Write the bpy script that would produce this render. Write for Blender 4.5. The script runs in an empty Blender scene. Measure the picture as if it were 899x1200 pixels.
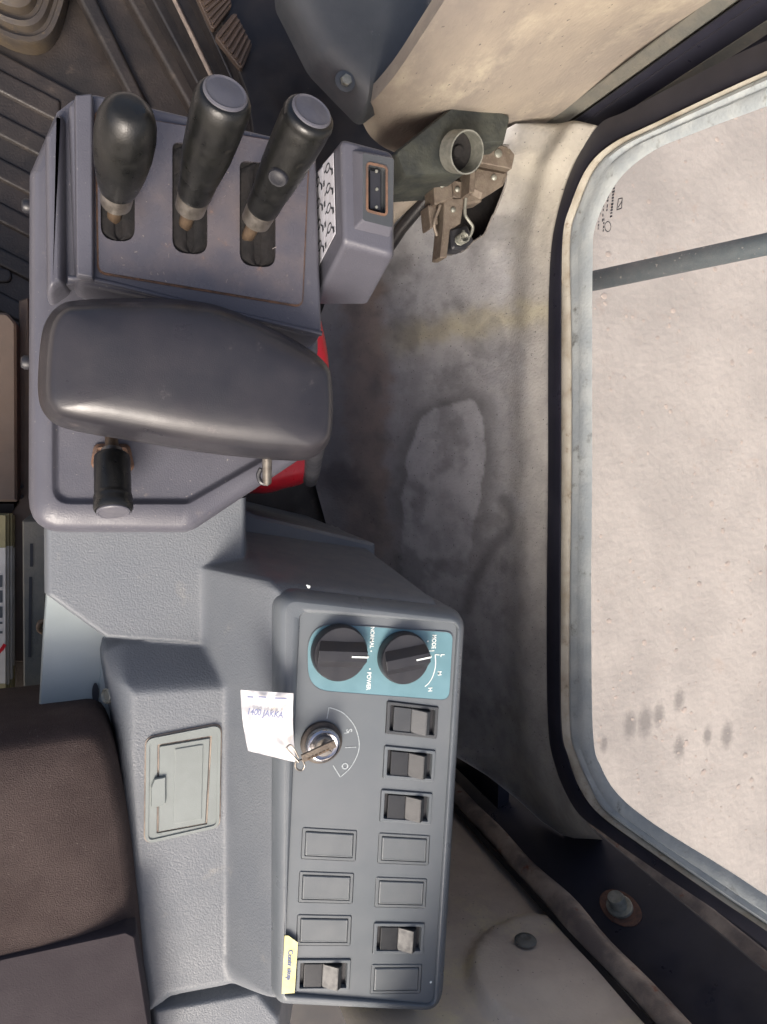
import bpy, bmesh, math, random
import numpy as np
from mathutils import Vector, Matrix, Quaternion, noise
random.seed(7)
SC = bpy.context.scene
COL = SC.collection

# ------------------------------------------------------------------ camera
HC = 1.40                       # camera height above the cab floor (metres)
F = 900.0                       # focal length in photo pixels (photo 899 x 1200)
cam = bpy.data.cameras.new('camera')
cam.sensor_fit = 'VERTICAL'; cam.sensor_height = 24.0; cam.lens = 24.0 * F / 1200.0
cam.clip_start = 0.01; cam.clip_end = 600
camo = bpy.data.objects.new('camera', cam); COL.objects.link(camo)
nad = Vector(((145 - 449.5), -(517 - 600), -F)).normalized()     # where straight down falls in the photo
Q = nad.rotation_difference(Vector((0, 0, -1)))
camo.rotation_mode = 'QUATERNION'; camo.rotation_quaternion = Q
camo.location = (0, 0, HC)
SC.camera = camo

# ------------------------------------------------------------------ sky, sun, exposure
SUN_EL, SUN_AZ = math.radians(42), math.radians(203)    # azimuth from +Y clockwise: from the rear right
w = bpy.data.worlds.new('World'); SC.world = w; w.use_nodes = True
nt = w.node_tree; bg = nt.nodes['Background']
sky = nt.nodes.new('ShaderNodeTexSky'); sky.sky_type = 'NISHITA'; sky.sun_disc = False
sky.sun_elevation = SUN_EL; sky.sun_rotation = SUN_AZ; sky.dust_density = 7.0; sky.air_density = .7; sky.ozone_density = .5
nt.links.new(sky.outputs[0], bg.inputs[0]); bg.inputs[1].default_value = 0.125
sl = bpy.data.lights.new('sun', 'SUN'); sl.energy = 1.5; sl.angle = math.radians(22); sl.color = (1, .95, .88)
so = bpy.data.objects.new('sun', sl); COL.objects.link(so)
sd = Vector((math.sin(SUN_AZ) * math.cos(SUN_EL), math.cos(SUN_AZ) * math.cos(SUN_EL), math.sin(SUN_EL)))
so.rotation_mode = 'QUATERNION'; so.rotation_quaternion = sd.to_track_quat('Z', 'Y'); so.location = (0, 0, 4)
vs = SC.view_settings; vs.view_transform = 'Standard'; vs.look = 'None'; vs.gamma = 1; vs.use_curve_mapping = False
vs.exposure = 0.97

# ------------------------------------------------------------------ measuring helpers: photo pixel + real height -> world
CO = Vector((0, 0, HC))
def ray(px, py):
    return Q @ Vector((px - 449.5, -(py - 600), -F))
def P(px, py, z):
    r = ray(px, py); return CO + r * ((z - HC) / r.z)
def PX(px, py, x):
    r = ray(px, py); return CO + r * (x / r.x)
def PY(px, py, y):
    r = ray(px, py); return CO + r * (y / r.y)
def xy(px, py, z):
    p = P(px, py, z); return Vector((p.x, p.y))

# ------------------------------------------------------------------ objects
MAT = {}                         # world matrices of roots and parts
def wm(o):
    m = o.matrix_basis.copy()
    if o.parent: m = wm(o.parent) @ m
    return m
def props(o, label=None, cat=None, group=None, kind=None):
    for k, v in (('label', label), ('category', cat), ('group', group), ('kind', kind)):
        if v: o[k] = v
    return o
def root(name, loc, label, cat, group=None, rot=None):
    o = bpy.data.objects.new(name, None); COL.objects.link(o); o.empty_display_size = .02
    o.location = loc
    if rot is not None:
        o.rotation_mode = 'QUATERNION'; o.rotation_quaternion = rot
    return props(o, label, cat, group)
def link(name, me, mat, parent=None, smooth=40, local=False):
    """me is in world coordinates unless local"""
    o = bpy.data.objects.new(name, me); COL.objects.link(o)
    if mat is not None and not me.materials: me.materials.append(mat)
    if parent is not None:
        o.parent = parent
        if not local: me.transform(wm(parent).inverted())
    elif not local:
        n = len(me.vertices); a = np.empty(n * 3); me.vertices.foreach_get('co', a); a = a.reshape(-1, 3)
        c = Vector(((a[:, 0].min() + a[:, 0].max()) / 2, (a[:, 1].min() + a[:, 1].max()) / 2, a[:, 2].min()))
        me.transform(Matrix.Translation(-c)); o.location = c
    if smooth:
        me.polygons.foreach_set('use_smooth', [len(p.vertices) < 5 for p in me.polygons])
        if smooth < 180: me.set_sharp_from_angle(angle=math.radians(smooth))
    if smooth and smooth < 180:
        wnm = o.modifiers.new('weighted normals', 'WEIGHTED_NORMAL'); wnm.weight = 60; wnm.keep_sharp = True
    me.update(); return o
def link_bm(name, bm, mat, parent=None, smooth=40, local=False):
    bmesh.ops.recalc_face_normals(bm, faces=bm.faces)
    me = bpy.data.meshes.new(name); bm.to_mesh(me); bm.free()
    return link(name, me, mat, parent, smooth, local)
def copy_tree(o, parent=None):
    c = o.copy(); COL.objects.link(c)
    if parent: c.parent = parent
    for ch in [k for k in bpy.data.objects if k.parent == o]:
        copy_tree(ch, c)
    return c

# ------------------------------------------------------------------ 2D outlines
class Outline(list):
    pass
def rnd(pts, r, n=6):
    o = Outline(rnd0(pts, r, n)); o.src = ([Vector(p) for p in pts], r, n); return o
def rnd0(pts, r, n=6):
    """rounded polygon; pts list of 2D, r one radius or one per corner (metres); n+1 points per corner"""
    out = []; m = len(pts)
    for i in range(m):
        a, b, c = Vector(pts[i - 1]), Vector(pts[i]), Vector(pts[(i + 1) % m])
        rr = r[i] if isinstance(r, (list, tuple)) else r
        d1 = (a - b); d2 = (c - b); l1, l2 = d1.length, d2.length
        d1 /= l1; d2 /= l2
        ang = math.acos(max(-1, min(1, d1.dot(d2))))
        t = min(rr / max(math.tan(ang / 2), 1e-4), l1 * .49, l2 * .49)
        p0, p1 = b + d1 * t, b + d2 * t
        for k in range(n + 1):
            s = k / n
            out.append(p0 * (1 - s) ** 2 + b * 2 * s * (1 - s) + p1 * s * s)
    return out
def off(poly, d):
    """inset (positive d goes inside)"""
    if isinstance(poly, Outline):
        pts, r, k = poly.src; rs = list(r) if isinstance(r, (list, tuple)) else [r] * len(pts)
        return rnd(off(list(pts), d), [max(x - d, min(x, .0008)) for x in rs], k)
    n = len(poly); A = sum(poly[i - 1].x * poly[i].y - poly[i].x * poly[i - 1].y for i in range(n))
    sg = 1 if A > 0 else -1
    out = []
    for i in range(n):
        a, b, c = poly[i - 1], poly[i], poly[(i + 1) % n]
        n1 = Vector((-(b - a).y, (b - a).x)); n2 = Vector((-(c - b).y, (c - b).x))
        if n1.length < 1e-9: n1 = n2.copy()
        if n2.length < 1e-9: n2 = n1.copy()
        n1.normalize(); n2.normalize(); v = n1 + n2
        v.normalize(); k = 1 / max(.35, v.dot(n1))
        out.append(b + v * (sg * d * k))
    return out
def resample(poly, n):
    pts = [Vector(p) for p in poly]; L = [0]
    m = len(pts)
    for i in range(m): L.append(L[-1] + (pts[(i + 1) % m] - pts[i]).length)
    out = []; j = 0
    for k in range(n):
        t = L[-1] * k / n
        while L[j + 1] < t: j += 1
        s = (t - L[j]) / max(L[j + 1] - L[j], 1e-9)
        out.append(pts[j].lerp(pts[(j + 1) % m], s))
    return out
def smooth_closed(pts, n=10):
    """closed Catmull-Rom through points"""
    out = []; m = len(pts)
    for i in range(m):
        p0, p1, p2, p3 = (Vector(pts[(i + k) % m]) for k in (-1, 0, 1, 2))
        for k in range(n):
            t = k / n
            out.append(.5 * ((2 * p1) + (p2 - p0) * t + (2 * p0 - 5 * p1 + 4 * p2 - p3) * t * t + (3 * p1 - p0 - 3 * p2 + p3) * t ** 3))
    return out
def smooth_open(pts, n=8):
    out = []; m = len(pts)
    for i in range(m - 1):
        p1, p2 = Vector(pts[i]), Vector(pts[i + 1])
        p0 = Vector(pts[i - 1]) if i else p1 * 2 - p2
        p3 = Vector(pts[i + 2]) if i + 2 < m else p2 * 2 - p1
        for k in range(n):
            t = k / n
            out.append(.5 * ((2 * p1) + (p2 - p0) * t + (2 * p0 - 5 * p1 + 4 * p2 - p3) * t * t + (3 * p1 - p0 - 3 * p2 + p3) * t ** 3))
    out.append(Vector(pts[-1])); return out

# ------------------------------------------------------------------ solids
def loft(rings, cap0=True, cap1=True, bm=None, closed=True):
    bm = bm or bmesh.new(); R = []
    for r in rings: R.append([bm.verts.new(Vector(p)) for p in r])
    n = len(R[0])
    for a, b in zip(R, R[1:]):
        for i in range(n if closed else n - 1):
            j = (i + 1) % n
            bm.faces.new((a[i], a[j], b[j], b[i]))
    if cap0: bm.faces.new(R[0])
    if cap1: bm.faces.new(R[-1])
    return bm
def up(poly, z): return [Vector((p[0], p[1], z)) for p in poly]
def pad(outline, prof, shrink=(.75, .5, .25), crown=0.0, bm=None, M=None):
    """outline 2D; prof = [(inset, z), ...] bottom to top; crown = extra height at the centre"""
    rings = [up(off(outline, d), z) for d, z in prof]
    top = rings[-1]; c = sum(top, Vector()) / len(top)
    for s in shrink:
        rings.append([c + (p - c) * s + Vector((0, 0, crown * (1 - s ** 5) if crown > .0074 else crown * (1 - s * s))) for p in top])
    if M is not None: rings = [[M @ p for p in r] for r in rings]
    return loft(rings, bm=bm)
def box(bm, c, u, v, wv, su, sv, sw):
    """box centred at c on axes u,v,w with full sizes"""
    vs_ = []
    for k in (-.5, .5):
        for a, b in ((-.5, -.5), (.5, -.5), (.5, .5), (-.5, .5)):
            vs_.append(bm.verts.new(c + u * (a * su) + v * (b * sv) + wv * (k * sw)))
    for f in ((3, 2, 1, 0), (4, 5, 6, 7), (0, 1, 5, 4), (1, 2, 6, 5), (2, 3, 7, 6), (3, 0, 4, 7)):
        bm.faces.new([vs_[i] for i in f])
    return bm
def bev(bm, w_, seg=2):
    bmesh.ops.bevel(bm, geom=bm.edges[:] + bm.verts[:], offset=w_, segments=seg, profile=.6, affect='EDGES', clamp_overlap=True)
    return bm
def lathe(prof, A, B, n=32, bm=None):
    """prof [(t, radius)] with t metres from A towards B"""
    A = Vector(A); d = (Vector(B) - A).normalized()
    u = d.orthogonal().normalized(); v = d.cross(u)
    rings = [[A + d * t + (u * math.cos(6.28318 * k / n) + v * math.sin(6.28318 * k / n)) * max(r, 1e-5) for k in range(n)] for t, r in prof]
    return loft(rings, bm=bm)
def tube(pts, r, n=12, bm=None, flat=None):
    """swept tube; r one radius or list"""
    pts = [Vector(p) for p in pts]; bm = bm or bmesh.new(); rings = []
    up_ = None
    for i, p in enumerate(pts):
        d = (pts[min(i + 1, len(pts) - 1)] - pts[max(i - 1, 0)]).normalized()
        if up_ is None: up_ = d.orthogonal().normalized()
        up_ = (up_ - d * up_.dot(d)).normalized(); v = d.cross(up_)
        rr = r[i] if isinstance(r, (list, tuple)) else r
        rings.append([p + (up_ * math.cos(6.28318 * k / n) + v * math.sin(6.28318 * k / n)) * rr for k in range(n)])
    return loft(rings, bm=bm)
def plate(outer, holes, z, depth, M=None, floor=True, side=.002):
    """flat plate with real holes: top at z, hole walls go down by depth, floors in the holes"""
    bm = bmesh.new(); E = []; loops = []
    for poly in [outer] + holes:
        vv = [bm.verts.new((p[0], p[1], z)) for p in poly]; loops.append(vv)
        for i in range(len(vv)): E.append(bm.edges.new((vv[i - 1], vv[i])))
    bmesh.ops.triangle_fill(bm, use_beauty=True, edges=E, normal=(0, 0, 1))
    for i, vv in enumerate(loops):
        dz = side if i == 0 else depth
        lo = [bm.verts.new(v.co - Vector((0, 0, dz))) for v in vv]
        for k in range(len(vv)): bm.faces.new((vv[k - 1], vv[k], lo[k], lo[k - 1]))
        if i and floor: bm.faces.new(lo)
    if M is not None: bm.transform(M)
    return bm
def strip(pts, wd, th=.0004, nrm=Vector((0, 0, 1)), closed=False, bm=None):
    """thin printed line with a little thickness following pts"""
    bm = bm or bmesh.new(); n = len(pts); L = []
    for i, p in enumerate(pts):
        a = pts[(i - 1) % n] if closed else pts[max(i - 1, 0)]
        b = pts[(i + 1) % n] if closed else pts[min(i + 1, n - 1)]
        d = (b - a).normalized(); s = nrm.cross(d).normalized() * (wd / 2)
        L.append([p - s, p + s, p + s + nrm * th, p - s + nrm * th])
    V = [[bm.verts.new(q) for q in l] for l in L]
    rng = range(n) if closed else range(n - 1)
    for i in rng:
        a, b = V[i], V[(i + 1) % n]
        for k in range(4):
            bm.faces.new((a[k], a[(k + 1) % 4], b[(k + 1) % 4], b[k]))
    if not closed:
        bm.faces.new(V[0]); bm.faces.new(V[-1])
    return bm
def text(name, s, c, u, v, h, mat, parent, th=.0002, sx=1.0, align='CENTER'):
    """flat lettering: c centre, u reading direction, v up direction of letters"""
    cu = bpy.data.curves.new(name, 'FONT'); cu.body = s; cu.size = h * 1.4; cu.align_x = align; cu.align_y = 'CENTER'; cu.extrude = th; cu.offset = h * .03
    o = bpy.data.objects.new(name, cu); COL.objects.link(o)
    bpy.context.view_layer.update()
    me = bpy.data.meshes.new_from_object(o.evaluated_get(bpy.context.evaluated_depsgraph_get()))
    bpy.data.objects.remove(o); 
    u = u.normalized(); v = (v - u * v.dot(u)).normalized(); n = u.cross(v)
    M = Matrix((u, v, n)).transposed().to_4x4(); M.translation = c
    me.transform(M @ Matrix.Diagonal((sx, 1, 1, 1)))
    me.materials.clear()
    return link(name, me, mat, parent, smooth=0)

# ------------------------------------------------------------------ materials
def srgb(r, g, b):
    f = lambda c: c / 12.92 if c <= .04045 else ((c + .055) / 1.055) ** 2.4
    return (f(r / 255), f(g / 255), f(b / 255), 1)
def material(name, col, rough=.5, col2=None, s2=8, a2=.5, col3=None, s3=40, th3=(.6, .7), grain=0, gs=900, bump2=0, bs2=60,
             metal=0, spec=.5, coat=0, rvar=.1, stretch=None, speck=None, attr=None, detail=6):
    m = bpy.data.materials.new(name); m.use_nodes = True; t = m.node_tree; N = t.nodes; L = t.links
    b = N['Principled BSDF']
    tc = N.new('ShaderNodeTexCoord'); src = tc.outputs['Object']
    if stretch:
        mp = N.new('ShaderNodeMapping'); mp.inputs['Scale'].default_value = stretch; L.new(src, mp.inputs[0]); src = mp.outputs[0]
    def noi(scale, det=detail, r=.6):
        n = N.new('ShaderNodeTexNoise'); n.inputs['Scale'].default_value = scale; n.inputs['Detail'].default_value = det
        n.inputs['Roughness'].default_value = r; L.new(src, n.inputs['Vector']); return n.outputs[0]
    def ramp(s, a, c):
        r = N.new('ShaderNodeMapRange'); r.interpolation_type = 'SMOOTHSTEP'
        r.inputs[1].default_value = a; r.inputs[2].default_value = c; L.new(s, r.inputs[0]); return r.outputs[0]
    def mix(fac, A, B):
        x = N.new('ShaderNodeMix'); x.data_type = 'RGBA'
        if isinstance(fac, float): x.inputs[0].default_value = fac
        else: L.new(fac, x.inputs[0])
        for i, v in ((6, A), (7, B)):
            if isinstance(v, tuple): x.inputs[i].default_value = v
            else: L.new(v, x.inputs[i])
        return x.outputs[2]
    def mul(s, k):
        x = N.new('ShaderNodeMath'); x.operation = 'MULTIPLY'; L.new(s, x.inputs[0])
        if isinstance(k, float): x.inputs[1].default_value = k
        else: L.new(k, x.inputs[1])
        return x.outputs[0]
    c = col; dirt_tone = None
    if attr:
        at = N.new('ShaderNodeVertexColor'); at.layer_name = attr; c = at.outputs[0]
    if col2:
        c = mix(mul(ramp(noi(s2), .35, .68), a2), c, col2)
    if col3:
        dirt_tone = ramp(noi(s3, 8, .7), *th3); c = mix(dirt_tone, c, col3)
    if speck:
        c = mix(ramp(noi(speck[1], 2, .5), speck[2], speck[2] + .06), c, speck[0])
    if isinstance(c, tuple): b.inputs['Base Color'].default_value = c
    else: L.new(c, b.inputs['Base Color'])
    b.inputs['Metallic'].default_value = metal
    b.inputs['Specular IOR Level'].default_value = spec
    b.inputs['Coat Weight'].default_value = coat; b.inputs['Coat Roughness'].default_value = .16
    rr = N.new('ShaderNodeMapRange'); rr.inputs[1].default_value = .3; rr.inputs[2].default_value = .7
    rr.inputs[3].default_value = max(.02, rough - rvar); rr.inputs[4].default_value = min(1, rough + rvar)
    L.new(noi(s2 * 3 if col2 else 25), rr.inputs[0]); ro = rr.outputs[0]
    if dirt_tone is not None:
        x = N.new('ShaderNodeMath'); x.operation = 'MAXIMUM'; L.new(ro, x.inputs[0]); L.new(mul(dirt_tone, .75), x.inputs[1]); ro = x.outputs[0]
    L.new(ro, b.inputs['Roughness'])
    nrm = None
    for (amt, sc_) in ((bump2, bs2), (grain, gs)):
        if amt:
            bp = N.new('ShaderNodeBump'); bp.inputs['Strength'].default_value = 1; bp.inputs['Distance'].default_value = amt
            L.new(noi(sc_, 3, .5), bp.inputs['Height'])
            if nrm: L.new(nrm, bp.inputs['Normal'])
            nrm = bp.outputs[0]
    if nrm: L.new(nrm, b.inputs['Normal'])
    return m
DUST = srgb(170, 158, 140)
M = {}
M['grey'] = material('grey moulded plastic', srgb(84, 84, 92), .38, srgb(74, 74, 82), 14, .5, grain=.00022, gs=700, col3=srgb(128, 120, 114), s3=50, th3=(.62, .82), speck=(srgb(142, 138, 134), 420, .72))
M['greyside'] = material('grey textured plastic', srgb(100, 105, 111), .5, srgb(111, 115, 119), 9, .6, grain=.0005, gs=520, col3=srgb(140, 138, 132), s3=26, th3=(.6, .82), speck=(srgb(80, 80, 82), 420, .73))
M['platetop'] = material('worn lever plate', srgb(80, 78, 84), .26, srgb(104, 95, 93), 22, .7, coat=1, grain=.0001, gs=1400, col3=srgb(122, 98, 84), s3=45, th3=(.62, .74), speck=(srgb(60, 56, 62), 1500, .66))
M['grime'] = material('brown grime', srgb(112, 84, 66), .8, srgb(70, 58, 52), 120, .8, grain=.0003)
M['armrest'] = material('worn vinyl armrest', srgb(38, 38, 43), .36, srgb(54, 51, 54), 10, .7, coat=.12, grain=.00012, gs=1100, bump2=.0006, bs2=22, col3=srgb(100, 92, 92), s3=30, th3=(.6, .8), speck=(srgb(46, 42, 44), 300, .74))
M['grip'] = material('black worn grip', srgb(14, 15, 16), .36, srgb(30, 30, 27), 40, .6, grain=.00012, gs=900, col3=srgb(66, 62, 54), s3=70, th3=(.66, .84), rvar=.12)
M['griptop'] = material('polished grip end', srgb(80, 80, 88), .45, srgb(98, 97, 101), 60, .6, grain=.0001)
M['steel'] = material('dull steel', srgb(150, 145, 138), .38, srgb(96, 88, 80), 90, .7, metal=.85, grain=.0001)
M['brass'] = material('dirty brass rod', srgb(120, 102, 84), .42, srgb(70, 58, 48), 90, .7, metal=.6, grain=.0001)
M['chrome'] = material('scratched chrome', srgb(205, 205, 210), .2, srgb(150, 145, 140), 80, .6, metal=1, bump2=.0002, bs2=200)
M['black'] = material('black plastic', srgb(36, 37, 42), .42, srgb(54, 54, 58), 20, .6, grain=.0001, col3=srgb(84, 80, 76), s3=90, th3=(.66, .8))
M['blackmatt'] = material('dusty black foam', srgb(16, 15, 16), .9, srgb(36, 32, 30), 60, .6, grain=.0006, gs=300)
M['panel'] = material('control panel plastic', srgb(100, 106, 110), .4, srgb(110, 114, 117), 12, .6, grain=.00006, gs=1500, speck=(srgb(140, 136, 128), 900, .74))
M['rim'] = material('control panel rim', srgb(92, 98, 103), .34, srgb(106, 111, 115), 12, .5, grain=.00022, gs=800, col3=srgb(140, 140, 138), s3=50, th3=(.66, .85))
M['switchcap'] = material('grey rocker plastic', srgb(46, 48, 51), .42, srgb(38, 40, 43), 60, .7, grain=.00008, col3=srgb(84, 80, 78), s3=140, th3=(.62, .74))
M['blank'] = material('grey blank cover', srgb(98, 103, 106), .45, srgb(108, 112, 114), 30, .6, grain=.00008)
M['teal'] = material('teal label', srgb(98, 134, 143), .4, srgb(114, 150, 160), 20, .7, grain=.00004, col3=srgb(128, 160, 162), s3=60, th3=(.66, .8))
M['print'] = material('white print', srgb(225, 232, 228), .6)
M['dim'] = material('faded white print', srgb(175, 182, 184), .7, srgb(130, 138, 142), 300, .7)
M['white'] = material('white label', srgb(205, 205, 212), .5, srgb(175, 172, 175), 90, .6)
M['ink'] = material('dark ink', srgb(42, 44, 50), .7)
M['blueink'] = material('faded ink', srgb(120, 128, 160), .8)
M['yellow'] = material('yellow tape', srgb(218, 210, 140), .55, srgb(226, 220, 176), 60, .7)
M['paper'] = material('paper tag', srgb(204, 203, 204), .85, srgb(222, 220, 218), 50, .6, bump2=.0006, bs2=60, col3=srgb(214, 198, 170), s3=40, th3=(.58, .75))
M['red'] = material('red plastic', srgb(190, 28, 42), .35, srgb(150, 22, 34), 30, .5, col3=srgb(110, 50, 46), s3=60, th3=(.64, .8))
M['fabric'] = material('brown seat fabric', srgb(62, 53, 51), .95, srgb(78, 68, 65), 14, .7, grain=.0011, gs=900, col3=srgb(108, 100, 97), s3=420, th3=(.56, .8), spec=.15, detail=4)
M['vinyl'] = material('dark plum vinyl', srgb(46, 40, 44), .8, srgb(56, 50, 53), 14, .6, grain=.0003, gs=700, spec=.25, rvar=.03)
M['lightmetal'] = material('pale green painted metal', srgb(158, 168, 168), .42, srgb(146, 154, 152), 10, .5, col3=srgb(110, 104, 94), s3=90, th3=(.7, .78), grain=.00008)
M['brownpaint'] = material('brown painted plate', srgb(84, 70, 60), .6, srgb(70, 60, 54), 16, .7, grain=.0002, col3=srgb(110, 92, 76), s3=50, th3=(.62, .75))
M['mat'] = material('dirty rubber floor mat', srgb(32, 29, 28), .5, srgb(56, 49, 45), 9, .8, grain=.0006, gs=300, col3=srgb(98, 86, 76), s3=26, th3=(.58, .85), detail=8)
M['hump'] = material('worn brown floor cover', srgb(78, 68, 54), .45, srgb(58, 54, 52), 14, .9, grain=.0004, gs=300, col3=srgb(112, 96, 70), s3=30, th3=(.55, .75))
M['railblack'] = material('black satin rail', srgb(30, 29, 31), .4, srgb(52, 47, 44), 14, .7, grain=.0002, col3=srgb(92, 80, 70), s3=80, th3=(.66, .8))
M['frameblack'] = material('black painted frame', srgb(34, 35, 44), .36, srgb(48, 48, 58), 12, .6, grain=.0001, col3=srgb(110, 104, 104), s3=36, th3=(.66, .82))
M['cover'] = material('slate plastic cover', srgb(64, 67, 70), .45, srgb(80, 82, 84), 12, .7, grain=.0002, col3=srgb(128, 126, 124), s3=34, th3=(.62, .8))
M['beige'] = material('dusty beige trim', srgb(152, 142, 128), .75, srgb(120, 113, 107), 7, .9, grain=.0008, gs=260, col3=srgb(178, 168, 148), s3=12, th3=(.5, .75), stretch=(1, 1, .45), speck=(srgb(96, 90, 86), 240, .7))
M['bracket'] = material('green black dusty bracket', srgb(40, 44, 43), .7, srgb(74, 76, 66), 34, .6, grain=.0008, gs=200, bump2=.002, bs2=40)
M['rustlatch'] = material('dusty rusty latch', srgb(120, 110, 98), .6, srgb(84, 72, 64), 60, .8, metal=.3, grain=.0005, gs=400, col3=srgb(140, 132, 112), s3=60, th3=(.55, .75))
M['rust'] = material('rust', srgb(100, 70, 56), .85, srgb(62, 50, 46), 90, .8, grain=.0006)
M['galv'] = material('galvanised bolt', srgb(150, 150, 140), .5, srgb(110, 112, 104), 90, .7, metal=.5, grain=.0002)
M['rubber'] = material('grey dusty rubber seal', srgb(92, 93, 88), .6, srgb(112, 108, 98), 24, .8, grain=.0006, gs=300, col3=srgb(138, 128, 106), s3=50, th3=(.62, .78))
M['hose'] = material('perished rubber seal', srgb(104, 94, 88), .5, srgb(170, 154, 138), 20, .8, grain=.0005, col3=srgb(120, 72, 52), s3=24, th3=(.58, .68))
M['cream'] = material('cream sealant bead', srgb(172, 168, 156), .6, srgb(146, 138, 122), 30, .9, grain=.0003, col3=srgb(112, 102, 86), s3=60, th3=(.58, .72))
M['paleblue'] = material('pale blue window seal', srgb(158, 166, 169), .5, srgb(186, 192, 190), 24, .8, grain=.0005, gs=300, col3=srgb(120, 122, 118), s3=44, th3=(.55, .72))
M['tubeblue'] = material('blue grey painted tube', srgb(78, 92, 98), .7, srgb(94, 104, 108), 60, .8, grain=.0003, speck=(srgb(150, 150, 146), 160, .68))
M['ground'] = material('pale dusty ground', srgb(158, 152, 147), .95, srgb(174, 167, 161), 2.5, .9, grain=.003, gs=40, bump2=.004, bs2=5, col3=srgb(160, 144, 134), s3=9, th3=(.56, .8), speck=(srgb(140, 128, 121), 60, .74))
gm_ = M['ground'].node_tree; gN, gL = gm_.nodes, gm_.links; gb_ = gN['Principled BSDF']
gpos = gN.new('ShaderNodeNewGeometry'); gno = gN.new('ShaderNodeTexNoise'); gno.inputs['Scale'].default_value = 90; gno.inputs['Detail'].default_value = 8; gno.inputs['Roughness'].default_value = .75
gL.new(gpos.outputs['Position'], gno.inputs[0])
prev = gb_.inputs['Base Color'].links[0].from_socket
gsum = None
for (px_, py_, rx_) in ((738, 850, .07), (756, 846, .08), (772, 838, .06), (796, 820, .06), (796, 876, .06), (829, 862, .05), (852, 862, .07), (708, 872, .04)):
    c_ = P(px_, py_, -.95)
    vd = gN.new('ShaderNodeVectorMath'); vd.operation = 'SUBTRACT'; gL.new(gpos.outputs['Position'], vd.inputs[0]); vd.inputs[1].default_value = c_
    vs2 = gN.new('ShaderNodeVectorMath'); vs2.operation = 'MULTIPLY'; gL.new(vd.outputs[0], vs2.inputs[0]); vs2.inputs[1].default_value = (1.5, .8, 1)
    vl = gN.new('ShaderNodeVectorMath'); vl.operation = 'LENGTH'; gL.new(vs2.outputs[0], vl.inputs[0])
    mr_ = gN.new('ShaderNodeMapRange'); mr_.inputs[1].default_value = rx_; mr_.inputs[2].default_value = 0; gL.new(vl.outputs['Value'], mr_.inputs[0])
    if gsum is None: gsum = mr_.outputs[0]
    else:
        ad = gN.new('ShaderNodeMath'); ad.operation = 'MAXIMUM'; gL.new(gsum, ad.inputs[0]); gL.new(mr_.outputs[0], ad.inputs[1]); gsum = ad.outputs[0]
ad = gN.new('ShaderNodeMath'); ad.operation = 'ADD'; gL.new(gsum, ad.inputs[0]); gL.new(gno.outputs[0], ad.inputs[1])
mr_ = gN.new('ShaderNodeMapRange'); mr_.inputs[1].default_value = .72; mr_.inputs[2].default_value = 1.2; mr_.inputs[4].default_value = .75; gL.new(ad.outputs[0], mr_.inputs[0])
mx_ = gN.new('ShaderNodeMix'); mx_.data_type = 'RGBA'; gL.new(mr_.outputs[0], mx_.inputs[0]); gL.new(prev, mx_.inputs[6]); mx_.inputs[7].default_value = srgb(112, 108, 106)
gL.new(mx_.outputs[2], gb_.inputs['Base Color'])
M['pebble'] = material('pebbles', srgb(176, 163, 154), .9, srgb(150, 140, 134), 9, .8)
M['mag'] = material('magazine paper', srgb(200, 198, 192), .6, srgb(176, 172, 164), 40, .6)
M['magband'] = material('magazine olive band', srgb(150, 142, 104), .6, srgb(120, 112, 84), 40, .6)
M['scuff'] = material('scuff', srgb(134, 126, 122), .7)
M['stain2'] = material('dusty pocket edge', srgb(120, 116, 112), .8, srgb(86, 82, 80), 60, .8)
M['stain'] = material('stained side trim', srgb(100, 100, 104), .75, srgb(78, 78, 80), 26, .3, attr='dirt_tone', grain=.0008, gs=260, speck=(srgb(78, 76, 78), 300, .68))

# ================================================================== SETTING
def sheet(name, x0, y0, x1, y1, z, mat, n=1):
    bm = bmesh.new(); bmesh.ops.create_grid(bm, x_segments=n, y_segments=n, size=.5)
    for v in bm.verts: v.co = Vector(((x0 + x1) / 2 + v.co.x * (x1 - x0), (y0 + y1) / 2 + v.co.y * (y1 - y0), z))
    return link_bm(name, bm, mat, smooth=0)
GZ = -0.95
props(sheet('ground', -80, -80, 80, 80, GZ, M['ground'], 4), kind='structure')
# loose small stones outside the window: nobody could count them
bm = bmesh.new()
for i in range(1500):
    x = random.uniform(.75, 3.2); y = random.uniform(-1.6, 1.6); r = random.choice([.0025, .003, .004, .005, .009]) * random.uniform(.6, 1.3)
    res = bmesh.ops.create_icosphere(bm, subdivisions=1, radius=r)
    a = random.random() * 6.28
    for v in res['verts']:
        c = v.co; v.co = Vector((x + c.x * 1.3 * math.cos(a) - c.y * math.sin(a), y + c.x * 1.3 * math.sin(a) + c.y * math.cos(a), GZ + c.z * .35))
props(link_bm('gravel', bm, M['pebble']), 'small pale stones scattered on the ground outside the window', 'gravel', kind='stuff')

# cab floor
fl = bmesh.new()
box(fl, Vector((-.1, .12, -.03)), Vector((1, 0, 0)), Vector((0, 1, 0)), Vector((0, 0, 1)), 1.32, 2.1, .06)
props(link_bm('cab_floor', fl, M['mat'], smooth=0), kind='structure')

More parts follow.
